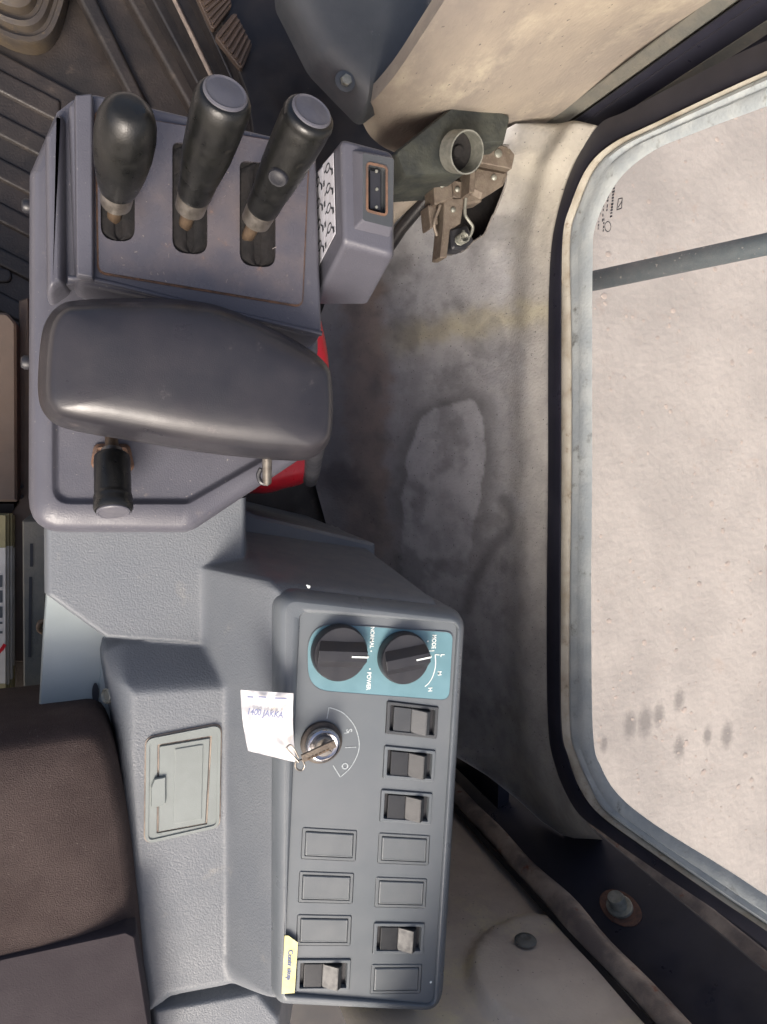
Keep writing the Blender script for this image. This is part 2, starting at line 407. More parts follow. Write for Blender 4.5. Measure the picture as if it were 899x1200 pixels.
# ---------------- ribbed floor mat
mt = root('floor_mat', P(20, 200, .0), 'dirty dark rubber floor mat with slanting raised ribs beside the lever console', 'floor mat')
ml = [xy(-420, -140, .008), xy(0, 62, .008), xy(150, 142, .008), xy(150, 420, .008), xy(-420, 460, .008)]
link_bm('mat_sheet', pad(rnd(ml, .01, 4), [(0, .001), (0, .008), (.003, .010)], shrink=()), M['mat'], mt)
for k, (y0, y1) in enumerate(((84, 109), (136, 160), (187, 211), (239, 261), (292, 312), (344, 366))):
    q = [xy(-380, y0 - 380 * .52, .012), xy(70, y0 + 70 * .5, .012), xy(70, y1 + 70 * .5, .012), xy(-380, y1 - 380 * .52, .012)]
    link_bm('rib', pad(rnd(q, .004, 3), [(-.002, .0102), (0, .014), (.0015, .0155), (.004, .016)], shrink=()), M['mat'], mt)
q = rnd([xy(-60, 306, .012), xy(14, 316, .012), xy(14, 332, .012), xy(-60, 330, .012)], .02, 6)
link_bm('stud', pad(q, [(0, .0102), (.001, .014), (.004, .016)], shrink=()), M['mat'], mt)

# ---------------- embossed brown cover at the top left
q = smooth_closed([xy(*p, .05) for p in ((-90, 5), (-20, 28), (12, 42), (38, 47), (58, 38), (70, 15), (78, -20), (80, -90), (-20, -140), (-110, -70))], 8)
hc = xy(0, -45, .05)
bm = loft([up([hc + (p - hc) * k for p in q], z) for k, z in ((1, .001), (1, .034), (.98, .040), (.91, .040), (.88, .033), (.83, .033), (.79, .043), (.72, .045), (.68, .036), (.62, .036), (.58, .050), (.45, .054), (.40, .044), (.2, .044))])
o = link_bm('embossed_cover', bm, M['hump'])
props(o, 'brown worn cover with raised rings at the top left corner of the floor', 'floor cover')

# ---------------- sloping ridges of the floor edge and the black rails
def beam(name, pts, z0, z1, mat, parent=None, r=.004, rr=.004):
    q = rnd([xy(*p, z1) for p in pts], rr, 4)
    return link_bm(name, pad(q, [(-.002, z0), (0, z1 - r), (r * .35, z1 - r * .3), (r, z1)], shrink=()), mat, parent)
fe = root('floor_edge_moulding', P(150, 60, 0), 'dark brown stepped floor edge running diagonally behind the first lever', 'moulding')
beam('step', [(70, -60), (118, -60), (260, 190), (210, 190)], .001, .035, M['mat'], fe, .006)
beam('ridge', [(78, -30), (100, -30), (178, 130), (163, 134)], .0355, .05, M['mat'], fe, .006, .008)
beam('step', [(116, -60), (150, -60), (300, 190), (258, 190)], .001, .06, M['mat'], fe, .008)
rl = root('black_rail', P(210, 60, .1), 'black satin rails running diagonally behind the middle lever', 'rail')
beam('rail', [(146, -60), (178, -60), (330, 215), (293, 215)], .001, .10, M['railblack'], rl, .005)
beam('rail', [(176, -60), (196, -60), (300, 150), (284, 154)], .001, .16, M['railblack'], rl, .003)
beam('trim_strip', [(190, -30), (193, -30), (251, 89), (248, 90)], .161, .165, M['hose'], rl, .0015, .001)
beam('rail', [(202, -60), (224, -60), (300, 110), (284, 122)], .001, .19, M['railblack'], rl, .003)

bp = root('black_bulkhead', P(330, 120, .05), 'black panel standing behind the rightmost lever below the grey cover', 'panel')
q = [xy(*p, .22) for p in ((222, -70), (345, -70), (560, 120), (480, 230), (400, 230), (300, 190), (288, 110))]
link_bm('panel', pad(rnd(q, .006, 4), [(0, .001), (0, .215), (.004, .22)], shrink=()), M['railblack'], bp)
def louver(name, quad, n, z):
    a, b, c, d = [P(*p, z) for p in quad]         # a->b across, a->d along
    lv = root(name, (a + c) / 2, None, 'vent')
    nrm = Vector((0, 0, 1))
    bm = bmesh.new()
    o2 = rnd([Vector((v.x, v.y)) for v in (a, b, c, d)], .003, 3)
    link_bm('frame', pad(off(o2, -.002), [(0, z - .012), (0, z - .001), (.001, z)], shrink=()), M['brownpaint'], lv)
    u = (b - a) / n
    for k in range(n):
        s = a + u * (k + .5); e = d + (c - d) / n * (k + .5)
        bm = bmesh.new(); dr = (e - s).normalized()
        box(bm, (s + e) / 2 + nrm * .003, dr, nrm.cross(dr), nrm, (e - s).length, u.length * .5, .006); bev(bm, .0008, 1)
        link_bm('slat', bm, M['brownpaint'], lv)
    return lv
l1 = louver('air_vent', [(275, 16), (294, 52), (283, 79), (254, 42)], 6, .235)
l1['label'] = 'brown slatted vent nearer the middle lever'; l1['group'] = 'brown slatted vents'
l2 = louver('air_vent', [(266, -30), (270, 6), (250, 33), (230, -10)], 6, .237)
l2['label'] = 'brown slatted vent cut by the top edge of the photo'; l2['group'] = 'brown slatted vents'

# slate cover
q = [xy(*p, .42) for p in ((325, -90), (333, -10), (372, 68), (432, 131), (478, 96), (506, 50), (516, 12), (514, -90))]
gc = root('grey_cover', P(440, 40, .22), 'slate grey moulded plastic cover with a bolt at its lower corner', 'cover')
link_bm('shell', pad(rnd(q, [.01, .02, .05, .012, .03, .03, .02, .01], 6), [(-.002, .375), (0, .385), (.003, .40), (.01, .415), (.022, .424)], shrink=(.8, .5, .2), crown=.006), M['cover'], gc)
c = P(404, 96, .421)
bm = lathe([(0, .013), (.002, .013), (.003, .009), (.003, .0085)], c, c + Vector((0, 0, 1)), 24)
link_bm('washer', bm, M['cover'], gc)
link_bm('bolt', lathe([(0, .007), (.006, .007), (.007, .006), (.0072, .0001)], c + Vector((0, 0, .003)), c + Vector((.1, -.1, 1)), 6), M['galv'], gc, smooth=25)

# ================================================================== CAB SHELL (right side)
XW = .56
def vert_prism(profile, z0, z1, bm=None, closed=True):
    return loft([up(profile, z0), up(profile, z1)], bm=bm)
# --- front trim wall: beige panel facing back, rising from its lower edge
def fr(px, py):     # the front wall plane Y = .44
    return PY(px, py, .44)
g = []; nx, ny = 60, 44
lowl, lowr = (426, 152), (604, 170)
low = smooth_open([Vector(p) for p in ((420, 140), (436, 162), (468, 176), (520, 178), (604, 168))], 12)
P0 = [PY(p.x, p.y, .44) for p in low]
bm = bmesh.new(); rows = []
for j in range(ny + 1):
    t = j / ny; row = []
    for i, p in enumerate(P0):
        s = i / (len(P0) - 1)
        z = p.z + (1.15 - p.z) * t
        bulge = .012 * math.sin(math.pi * s) + .010 * math.exp(-((t - .03) / .03) ** 2) * -1
        row.append(bm.verts.new((p.x + .05 * max(0, s - .9) * 10, .44 - bulge + .01 * noise.noise(Vector((p.x * 5, z * 5, 1))), z)))
    rows.append(row)
for a, b in zip(rows, rows[1:]):
    for i in range(len(a) - 1): bm.faces.new((a[i], a[i + 1], b[i + 1], b[i]))
geo = bmesh.ops.extrude_face_region(bm, geom=bm.faces[:])
for v in geo['geom']:
    if isinstance(v, bmesh.types.BMVert): v.co.y += .02
o = link_bm('front_trim_panel', bm, M['beige'], smooth=60)
props(o, 'dusty beige trim panel between the grey cover and the black front pillar', 'trim panel')

# --- front pillar: vertical ribs of rubber and black steel
fp = root('front_pillar', PX(640, 150, .55), 'black front pillar with grey dusty rubber channels above the window', 'pillar')
def pil(name, pts, z0, z1, mat, bevel=.002, parent=fp):
    """pts: (px,py) pairs read at height z=.60, extruded straight up"""
    q = rnd([xy(px, py, .62) for px, py in pts], bevel, 3)
    link_bm(name, loft([up(q, z0), up(q, z1)]), mat, parent)
def radial(px, py, zr, w0, w1):
    pass
# cross sections near px (720,90) read at z .62
pil('channel', [(737, 66), (745, 84), (800, 50), (750, 10)], .26, 1.2, M['frameblack'])
pil('rubber_rib', [(731, 74), (742, 88), (752, 82), (742, 68)], .28, 1.2, M['rubber'], .003)
pil('rubber_rib', [(743, 90), (750, 99), (760, 92), (753, 83)], .28, 1.2, M['frameblack'], .003)
pil('steel_rail', [(748, 98), (764, 116), (790, 100), (770, 80)], .26, 1.2, M['frameblack'], .003)
pil('dusty_rail', [(760, 113), (769, 123), (782, 116), (772, 104)], .30, 1.2, M['rubber'], .003)
pil('channel', [(768, 122), (786, 143), (830, 120), (800, 90)], .30, 1.2, M['frameblack'], .003)

# --- window: frame, seals, glass
WT = [(899 + 160, 24), (899, 86), (770, 145), (721, 168), (692, 195), (672, 238), (661.6, 282), (659.5, 400), (659.5, 560), (659, 700), (660, 846), (668, 887), (682, 925), (707, 956), (766, 998), (849, 1054), (899, 1087), (899 + 160, 1195)]
IN = [(1059, 62), (899, 123), (813, 155), (761, 178), (722, 212), (696, 264), (692.5, 310), (692, 430), (692, 560), (691, 700), (693, 858), (703, 900), (724, 933), (766, 967), (849, 1019), (899, 1052), (1059, 1156)]
OUT = [(1059, -15), (899, 48), (800, 96), (735, 130), (703, 147), (672, 200), (652, 268), (646, 330), (644.6, 430), (644.5, 560), (643, 700), (644, 840), (652, 895), (676, 948), (712, 978), (775, 1022), (850, 1072), (899, 1108), (1059, 1222)]
CRE = [(1059, 28), (899, 90), (772, 149), (726, 172), (698, 199), (680, 240), (669.5, 282), (671, 400), (671, 560), (669, 700), (669, 846), (677.5, 886), (695, 926), (712, 951), (769, 993), (851, 1050), (899, 1082), (1059, 1190)]
def curve3(pts, x, n=420):
    w3 = [PX(p[0], p[1], x) for p in pts]
    w3 = [w3[0] + (w3[0] - w3[1]).normalized() * .4] + w3 + [w3[-1] + (w3[-1] - w3[-2]).normalized() * .4]
    s = smooth_open(w3, 10)
    # resample open
    L = [0]
    for a, b in zip(s, s[1:]): L.append(L[-1] + (b - a).length)
    out = []; j = 0
    for k in range(n):
        t = L[-1] * k / (n - 1)
        while j < len(L) - 2 and L[j + 1] < t: j += 1
        out.append(s[j].lerp(s[j + 1], (t - L[j]) / max(1e-9, L[j + 1] - L[j])))
    return out
cO, cW, cC, cI = curve3(OUT, XW), curve3(WT, XW), curve3(CRE, XW), curve3(IN, XW)
def band(a, b, prof, mat, name, parent, x_off):
    """strip between two curves; prof = [(fraction, proud)] proud is towards the cab (-X)"""
    rings = []
    for p, q in zip(a, b):
        r = [p.lerp(q, f) + Vector((-h + x_off, 0, 0)) for f, h in prof]
        rings.append(r)
    bm = bmesh.new(); R = [[bm.verts.new(v) for v in r] for r in rings]; n = len(prof)
    for A, B in zip(R, R[1:]):
        for i in range(n): bm.faces.new((A[i], A[(i + 1) % n], B[(i + 1) % n], B[i]))
    bm.faces.new(R[0]); bm.faces.new(R[-1])
    return link_bm(name, bm, mat, parent, smooth=50)
wn = root('side_window', PX(662, 600, XW), 'large rounded side window in a black frame with a pale blue seal, dusty ground behind it', 'window')
band(cO, cW, [(0, -.03), (0, .0), (.06, .004), (.5, .005), (.94, .004), (1, .002), (1, -.03)], M['frameblack'], 'frame', wn, 0)
band(cW, cC, [(0.02, -.02), (.05, .003), (.4, .007), (.8, .004), (.98, -.001), (.98, -.02)], M['cream'], 'sealant_bead', wn, 0)
band(cC, cI, [(0.0, -.0025), (.02, .002), (.2, .0045), (.38, .001), (.5, .003), (.8, .001), (.97, -.002), (1, -.0025)], M['paleblue'], 'rubber_seal', wn, 0)
# glass pane
gl = bpy.data.materials.new('dusty glass'); gl.use_nodes = True; t = gl.node_tree; N = t.nodes; L = t.links
for n_ in list(N):
    if n_.type != 'OUTPUT_MATERIAL': N.remove(n_)
out = [n_ for n_ in N if n_.type == 'OUTPUT_MATERIAL'][0]
tr = N.new('ShaderNodeBsdfTransparent'); tr.inputs[0].default_value = (.95, .96, .95, 1)
gs = N.new('ShaderNodeBsdfGlossy'); gs.inputs['Roughness'].default_value = .08; gs.inputs[0].default_value = (1, 1, 1, 1)
df = N.new('ShaderNodeBsdfDiffuse'); df.inputs[0].default_value = srgb(190, 184, 176)
df2 = N.new('ShaderNodeBsdfTranslucent'); df2.inputs[0].default_value = srgb(190, 184, 176)
fz = N.new('ShaderNodeLayerWeight'); fz.inputs[0].default_value = .08
tc = N.new('ShaderNodeTexCoord'); n1 = N.new('ShaderNodeTexNoise'); n1.inputs['Scale'].default_value = 9; n1.inputs['Detail'].default_value = 9; n1.inputs['Roughness'].default_value = .72
L.new(tc.outputs['Object'], n1.inputs[0])
mr = N.new('ShaderNodeMapRange'); mr.inputs[1].default_value = .35; mr.inputs[2].default_value = .75; mr.inputs[3].default_value = .12; mr.inputs[4].default_value = .34
L.new(n1.outputs[0], mr.inputs[0])
ds = N.new('ShaderNodeMixShader'); ds.inputs[0].default_value = .5; L.new(df.outputs[0], ds.inputs[1]); L.new(df2.outputs[0], ds.inputs[2])
m1 = N.new('ShaderNodeMixShader'); L.new(mr.outputs[0], m1.inputs[0]); L.new(tr.outputs[0], m1.inputs[1]); L.new(ds.outputs[0], m1.inputs[2])
m2 = N.new('ShaderNodeMixShader'); L.new(fz.outputs['Fresnel'], m2.inputs[0]); L.new(m1.outputs[0], m2.inputs[1]); L.new(gs.outputs[0], m2.inputs[2])
L.new(m2.outputs[0], out.inputs[0])
bm = bmesh.new(); ring = [p + Vector((.0035, 0, 0)) for p in curve3([tuple(a) for a in CRE], XW, 160)]
v1 = [bm.verts.new(p) for p in ring]; bm.faces.new(v1)
link_bm('glass', bm, gl, wn, smooth=0)
# etched maker's mark on the glass: tiny unreadable lines and an emblem
mk = bmesh.new()
def gm(px, py): return PX(px, py, XW + .0028)
def mark(p, q, wd): strip([gm(*p), gm(*q)], wd, .0003, Vector((-1, 0, 0)), bm=mk)
for (x0, y0, x1, y1, wd, seg) in ((720, 216, 716, 256, .0036, 11), (714, 218, 711, 250, .002, 6), (709, 222, 706, 262, .0016, 7), (704, 227, 702.5, 255, .0026, 4), (699, 243, 697.5, 254, .0012, 3), (708, 256, 707, 273, .0016, 4), (702, 259, 701, 270, .0014, 3)):
    for k in range(seg):
        a, b = k / seg, (k + random.uniform(.45, .8)) / seg
        wd_ = wd * 1.5; mark((x0 + (x1 - x0) * a, y0 + (y1 - y0) * a), (x0 + (x1 - x0) * b, y0 + (y1 - y0) * b), wd_ * random.uniform(.6, 1))
for a, b in (((725, 233), (723, 246)), ((729.5, 232), (728.5, 244)), ((725, 233), (729.5, 232)), ((723, 246), (728.5, 244)), ((724.5, 243), (729, 236))): mark(a, b, .0012)
strip([gm(712.5 + 3.6 * math.cos(a * .5236), 265.5 + 6 * math.sin(a * .5236)) for a in range(12)], .0009, .0003, Vector((-1, 0, 0)), True, mk)
link_bm('etched_mark', mk, M['ink'], wn, smooth=0)

# tube crossing outside
tb = root('outside_tube', PX(680, 330, .66), 'blue grey steel tube crossing behind the glass near the top of the window', 'handrail')
A, B = PX(640, 341, .70), PX(1010, 262, 1.06)
B = A + (PX(899, 286, .92) - A) * 1.6
link_bm('tube', tube([A, A.lerp(B, .5), B], .0165, 20), M['tubeblue'], tb)
link_bm('end_bracket', bev(box(bmesh.new(), A, Vector((1, 0, 0)), Vector((0, 1, 0)), Vector((0, 0, 1)), .02, .05, .05), .003), M['tubeblue'], tb)

# --- stained side trim below the window (dense surface, real relief)
RB = [(600, 158), (640, 147), (704, 148), (690, 172), (672, 202), (653, 268), (647, 330), (645.6, 430), (645.5, 560), (644, 700), (645, 840), (653, 895), (677, 948), (706, 984)]
rb = smooth_open([Vector((a, b)) for a, b in RB[2:]], 16)
def right_at(y):
    for a, b in zip(rb, rb[1:]):
        if a.y <= y <= b.y: return a.x + (b.x - a.x) * (y - a.y) / max(1e-6, b.y - a.y)
    return rb[-1].x if y > 900 else rb[0].x
def interp(y, tab):
    for (y0, x0), (y1, x1) in zip(tab, tab[1:]):
        if y0 <= y <= y1: return x0 + (x1 - x0) * (y - y0) / (y1 - y0)
    return tab[-1][1] if y > tab[-1][0] else tab[0][1]
left_tab = [(148, 640), (150, 612), (158, 596), (175, 575), (200, 500), (230, 440), (300, 400), (380, 372), (560, 368), (640, 390), (720, 420), (860, 470), (885, 530), (910, 572), (935, 604), (962, 634), (976, 660), (984, 705)]
zleft = [(148, .44), (175, .40), (200, .30), (230, .16), (300, .05), (380, .0), (860, .08), (885, .22), (910, .28), (935, .34), (962, .39), (984, .46)]
ny, nx = 300, 130
co = []; cols = []
def seg_d(p, a, b):
    ab = b - a; t = max(0, min(1, (p - a).dot(ab) / ab.length_squared)); return (p - a - ab * t).length
stain = [Vector(p) for p in ((474, 560), (482, 520), (496, 490), (515, 478), (533, 472), (556, 468), (567, 490), (568, 560), (560, 600), (550, 650), (556, 700), (520, 760), (500, 720), (472, 700), (470, 620))]
stain = smooth_closed(stain, 4)
river = smooth_open([Vector(p) for p in ((592, 586), (600, 615), (580, 640), (566, 665), (552, 690), (548, 715))], 6)
def poly_sd(p, poly):
    d = min(seg_d(p, poly[i - 1], poly[i]) for i in range(len(poly)))
    ins = False
    for i in range(len(poly)):
        a, b = poly[i - 1], poly[i]
        if (a.y > p.y) != (b.y > p.y) and p.x < (b.x - a.x) * (p.y - a.y) / (b.y - a.y) + a.x: ins = not ins
    return -d if ins else d
def sm(a, b, x):
    t = max(0, min(1, (x - a) / (b - a))); return t * t * (3 - 2 * t)
def mixc(a, b, f): return [a[i] + (b[i] - a[i]) * f for i in range(3)]
cD, cM_, cB, cY = srgb(134, 132, 134), srgb(164, 164, 166), srgb(160, 155, 143), srgb(166, 160, 138)
cP = srgb(174, 175, 179); cBr = srgb(138, 122, 112)
for j in range(ny + 1):
    py = 148 + (984 - 148) * j / ny
    xr = right_at(py); xl = interp(py, left_tab); zl = interp(py, zleft)
    pr = PX(xr, py, XW)
    for i in range(nx + 1):
        s = i / nx; px = xl + (xr - xl) * s
        e = s ** 1.25
        z = zl + (pr.z - zl) * e
        p = P(px, py, z)
        d = xr - px                               # photo pixels from the window edge
        nz = noise.noise(Vector((px * .012, py * .012, 0))); nz2 = noise.fractal(Vector((px * .04, py * .04, 3)), .9, 2, 4)
        h = 0
        h += .012 * math.exp(-((d - 26) / 18) ** 2) * (1 + .6 * sm(300, 160, py))     # rounded outer bulge
        h += -.012 * sm(0, 1, (40 - d) / 40) * 0
        h += .018 * sm(430, 372, py + .1 * (px - 550)) * sm(30, 80, d) * sm(385, 440, px)  # shelf above the recessed panel
        h += .004 * nz
        h += .0004 * sm(1, -3, poly_sd(Vector((px, py)), stain)) if 460 < px < 580 and 460 < py < 780 else 0
        n_ = Vector((-.75, 0, .66))
        fade = min(1, d / 6)
        p += n_ * (h * fade)
        if d < .5: p = pr.copy()
        co.append(p)
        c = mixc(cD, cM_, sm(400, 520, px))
        c = mixc(c, cBr, .8 * sm(.2, .8, math.exp(-((px - 430 - 12 * nz2) / 30) ** 2)) * sm(760, 560, py))
        c = mixc(c, cB, sm(70 + 30 * nz2, 8, d) * (.55 + .45 * sm(420, 200, py)))
        c = mixc(c, cB, sm(330, 170, py) * sm(110, 60, d))
        c = mixc(c, cY, .85 * math.exp(-((py - 388 + .18 * (px - 520) + 10 * nz2) / 17) ** 2) * sm(430, 500, px))
        c = mixc(c, cY, .25 * sm(0, .5, nz2) * sm(760, 900, py))
        c = mixc(c, cB, .55 * sm(760, 960, py))
        if 450 < px < 600 and 440 < py < 800:
            sd_ = poly_sd(Vector((px, py)), stain) + 4 * nz2
            c = mixc(c, cP, .75 * sm(2, -4, sd_))
            c = mixc(c, srgb(100, 100, 102), .65 * sm(26, 0, sd_) * sm(-1.5, .5, sd_) * sm(700, 560, py))
        if 530 < px < 640 and 560 < py < 760:
            rd = min(seg_d(Vector((px, py)), river[k], river[k + 1]) for k in range(len(river) - 1))
            c = mixc(c, srgb(96, 95, 97), .65 * sm(13, 1, rd + 3 * nz2))
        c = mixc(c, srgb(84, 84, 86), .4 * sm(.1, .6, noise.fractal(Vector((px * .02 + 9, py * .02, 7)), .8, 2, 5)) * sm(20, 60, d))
        c = mixc(c, srgb(44, 42, 46), .9 * sm(34, 8, math.hypot((px - 398) * .9, py - 558) + 10 * nz2))  # deep dark hole beside the console: its shade painted into the trim colour
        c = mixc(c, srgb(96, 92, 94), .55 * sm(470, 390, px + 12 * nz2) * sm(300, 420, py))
        cols.append(c)
pocket = [Vector(p) for p in ((519, 224), (550, 196), (603, 172), (597, 222), (575, 276), (547, 298), (524, 302))]
def on_trim(px, py):
    j = max(0, min(ny, round((py - 148) / 836 * ny))); yy = 148 + 836 * j / ny
    xl, xr = interp(yy, left_tab), right_at(yy); f = max(0, min(nx - .001, (px - xl) / (xr - xl) * nx)); i = int(f)
    a = j * (nx + 1) + i; return co[a].lerp(co[a + 1], f - i)
def cell(j, i):
    py = 148 + 836 * (j + .5) / ny; xl, xr = interp(py, left_tab), right_at(py)
    return Vector((xl + (xr - xl) * (i + .5) / nx, py))
faces = []
for j in range(ny):
    for i in range(nx):
        if 20 < j < 58 and poly_sd(cell(j, i), pocket) < -.8: continue
        a = j * (nx + 1) + i; faces.append((a, a + 1, a + nx + 2, a + nx + 1))
me = bpy.data.meshes.new('side_trim'); me.from_pydata([tuple(p) for p in co], [], faces)
ca = me.color_attributes.new('dirt_tone', 'FLOAT_COLOR', 'POINT')
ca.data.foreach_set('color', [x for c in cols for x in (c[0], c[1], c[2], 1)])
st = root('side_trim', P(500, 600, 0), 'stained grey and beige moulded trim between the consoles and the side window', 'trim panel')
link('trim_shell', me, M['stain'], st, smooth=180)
pr_pts = [on_trim(p.x, p.y) for p in resample(rnd(pocket, 5, 5), 60)]
back = Vector((.045, .01, -.055))
link_bm('pocket_edge', tube(pr_pts + [pr_pts[0]], .0016, 8), M['stain2'], st)
link_bm('pocket_wall', loft([pr_pts, [p + back * .5 for p in pr_pts], [p + back for p in pr_pts]], cap0=False), M['blackmatt'], st)
# cab outer wall beneath the window, closing the cab behind the trim
bm = bmesh.new(); box(bm, Vector((.59, 0, .0)), Vector((1, 0, 0)), Vector((0, 1, 0)), Vector((0, 0, 1)), .02, 1.5, .6)
props(link_bm('cab_wall', bm, M['frameblack'], smooth=0), kind='structure')

# --- rear corner: black pillar, perished rubber seal, beige panel with round boss
rp = root('rear_pillar', PX(640, 970, .55), 'black rear pillar below the window carrying a rusty bolt', 'pillar')
def PR(px, py): return xy(px, py, .58)
def vp(name, pts, z0, z1, mat, parent, r=.002, zr=.58):
    q = rnd([xy(px, py, zr) for px, py in pts], r, 3)
    return link_bm(name, loft([up(q, z0), up(q, z1)]), mat, parent)
# oblique wall of the pillar, read at z .58 (px around 725,1060)
vp('pillar_face', [(664, 1086), (755, 1018), (800, 1060), (740, 1140)], .1, 1.2, M['frameblack'], rp, .006)
vp('ledge', [(748, 1027), (764, 1008), (800, 1030), (790, 1070)], .3, 1.2, M['hose'], rp, .003)
vp('pillar_edge', [(762, 1012), (774, 1001), (815, 1028), (800, 1042)], .3, 1.2, M['frameblack'], rp, .003)
hs = root('door_seal', P(600, 1000, .3), 'long perished rubber door seal with rust patches along the black rear pillar', 'seal')
sp = [xy(658, 1082, .58), xy(676, 1098, .58)]
c0 = xy(666, 1070, .58)
hp = []
for k in range(40):
    z = -.0 + .95 * k / 39
    hp.append(Vector((c0.x + .0012 * math.sin(z * 37), c0.y - .001 * math.sin(z * 29 + 1), z)))
link_bm('seal_tube', tube(hp, [.0145 + .0035 * math.exp(-((k - 24) / 2.2) ** 2) for k in range(40)], 16), M['hose'], hs)
vp('seal_lip', [(648, 1080), (664, 1096), (668, 1092), (653, 1075)], .1, 1.0, M['railblack'], hs, .001)
# bolt
bc = P(727, 1062, .585)
nb = (Vector((0, 0, HC)) - bc); nb = Vector((-.62, .78, 0)).normalized()
e1 = xy(664, 1086, .58); e2 = xy(755, 1018, .58); ed = (e2 - e1).normalized(); nb = Vector((-ed.y, ed.x, 0))
if nb.dot(Vector((-1, 1, 0))) < 0: nb = -nb
# put the centre on the pillar face
dist = (Vector((e1.x, e1.y, 0)) - Vector((0, 0, 0))).dot(nb); r_ = ray(727, 1064); tt = (dist - CO.dot(nb)) / r_.dot(nb); bc = CO + r_ * tt
bt = root('pillar_bolt', bc, 'grey round bolt head on a rusty washer on the black rear pillar', 'bolt')
zz = Vector((0, 0, 1)); sx_ = nb.cross(zz)
def disc_on(c, n, rx, rz, th, dome=0, nn=32):
    rings = []
    for t_, k in ((0, 1), (th * .8, 1), (th, .9)):
        rings.append([c + n * t_ + (sx_ * math.cos(6.28318 * a / nn) * rx + zz * math.sin(6.28318 * a / nn) * rz) * k for a in range(nn)])
    return loft(rings)
link_bm('rust_patch', disc_on(bc, nb, .021, .036, .0012), M['rust'], bt)
link_bm('washer', disc_on(bc + nb * .0013, nb, .0155, .02, .004), M['galv'], bt)
link_bm('head', disc_on(bc + nb * .005, nb, .0105, .0125, .014), M['galv'], bt)
# raised worn line around the bolt
rr = []
for a in range(40):
    th = 6.28318 * a / 40
    rr.append(bc + nb * .0008 + sx_ * math.cos(th) * .027 + zz * (math.sin(th) * (.05 if math.sin(th) > 0 else .066) - (.0 if math.sin(th) > 0 else .012)))
# beige rear panel
q0 = xy(527, 960, .40); q1 = xy(700, 1130, .58)
rt = root('rear_trim_panel', P(600, 1100, .3), 'beige dusty rear trim panel with a round raised boss at the bottom', 'trim panel')
a_ = xy(470, 985, .45); b_ = xy(658, 1092, .58); dirv = (b_ - a_).normalized()
YB = b_.y
bm = bmesh.new(); rows = []
bcx = PY(664, 1128, YB - .0)
# round boss centre on the plane Y = YB
bo = PY(668, 1150, YB); R0 = (PY(560, 1110, YB) - bo).length
for j in range(81):
    z = .0 + 1.0 * j / 80; row = []
    for i in range(81):
        x = .22 + (b_.x + .02 - .22) * i / 80
        d = math.hypot(x - bo.x, z - bo.z)
        h = .016 * sm(R0 * 1.04, R0 * .96, d) + .004 * noise.noise(Vector((x * 8, z * 8, 4)))
        row.append(bm.verts.new((x, YB + h, z)))
    rows.append(row)
for a, b in zip(rows, rows[1:]):
    for i in range(80): bm.faces.new((a[i], a[i + 1], b[i + 1], b[i]))
M['beigerear'] = material('stained rear trim lit tone', srgb(208, 194, 176), .75, srgb(176, 160, 146), 6, .9, grain=.0006, gs=260, col3=srgb(220, 208, 170), s3=9, th3=(.5, .75), speck=(srgb(120, 110, 104), 260, .7))  # lit copy of the beige: paler colour stands in for missing sunlight
link_bm('panel', bm, M['beigerear'], rt, smooth=180)
rc = PY(616, 1103, YB + .02)
bm = lathe([(0, .0135), (.002, .0135), (.004, .0115), (.005, .006), (.004, .0045), (.004, .0001)], rc, rc + Vector((0, 1, 0)), 24)
link_bm('rivet', bm, M['rubber'], rt)

# --- black green bracket, cup ring and latch under the front trim
bk = root('corner_bracket', PY(520, 190, .42), 'green black dusty bracket tucked under the beige front trim', 'bracket')
q = [xy(*p, .47) for p in ((462, 178), (545, 112), (600, 135), (592, 168), (556, 172), (545, 204), (474, 208))]
link_bm('bracket_body', pad(rnd(q, .007, 4), [(0, .36), (0, .464), (.003, .47)], shrink=(.7,), crown=.003), M['bracket'], bk)
sr = root('sill_rail', P(480, 240, .2), 'dark round edged rail running behind the grey box towards the latch', 'rail')
link_bm('rail', tube([P(420, 345, .12), P(470, 268, .22), P(530, 195, .30)], [.009, .010, .011], 14), M['railblack'], sr)
link_bm('trim_lip', tube([P(414, 310, .12), P(458, 250, .22), P(512, 196, .30)], [.012, .015, .016], 14), M['beige'], sr)

lt = root('window_latch', P(560, 230, .40), 'dusty rusty metal latch with a round cup and small hook in the front window corner', 'latch')
zl_ = .385
def pbox(name, quad, z0, z1, mat, parent, r=.0015, bv=.0012):
    q = rnd([xy(*p, z1) for p in quad], r, 3)
    return link_bm(name, pad(q, [(0, z0), (0, z1 - bv), (bv, z1)], shrink=()), mat, parent)
pbox('block', [(570, 166), (605, 174), (600, 198), (560, 190)], zl_, zl_ + .045, M['rustlatch'], lt)
pbox('block', [(556, 192), (598, 200), (592, 216), (566, 232), (545, 222)], zl_, zl_ + .035, M['rustlatch'], lt, .004, .006)
pbox('arm', [(524, 208), (560, 214), (566, 236), (545, 240), (520, 226)], zl_, zl_ + .028, M['rustlatch'], lt, .003, .003)
pbox('plate', [(508, 205), (530, 206), (532, 232), (510, 240)], zl_, zl_ + .034, M['rustlatch'], lt, .002, .002)
pbox('tongue', [(521, 232), (545, 232), (540, 262), (528, 268), (524, 302), (516, 302), (520, 262)], zl_, zl_ + .03, M['rustlatch'], lt, .002, .0015)
pbox('link', [(502, 240), (512, 238), (514, 262), (505, 268)], zl_ - .01, zl_ + .02, M['rustlatch'], lt, .002, .0015)
pbox('side_plate', [(552, 190), (558, 190), (556, 226), (550, 226)], zl_, zl_ + .056, M['rustlatch'], lt, .001, .001)
pbox('spring_seat', [(528, 268), (548, 262), (556, 282), (546, 292), (530, 292)], zl_ - .02, zl_ + .012, M['black'], lt, .005, .003)
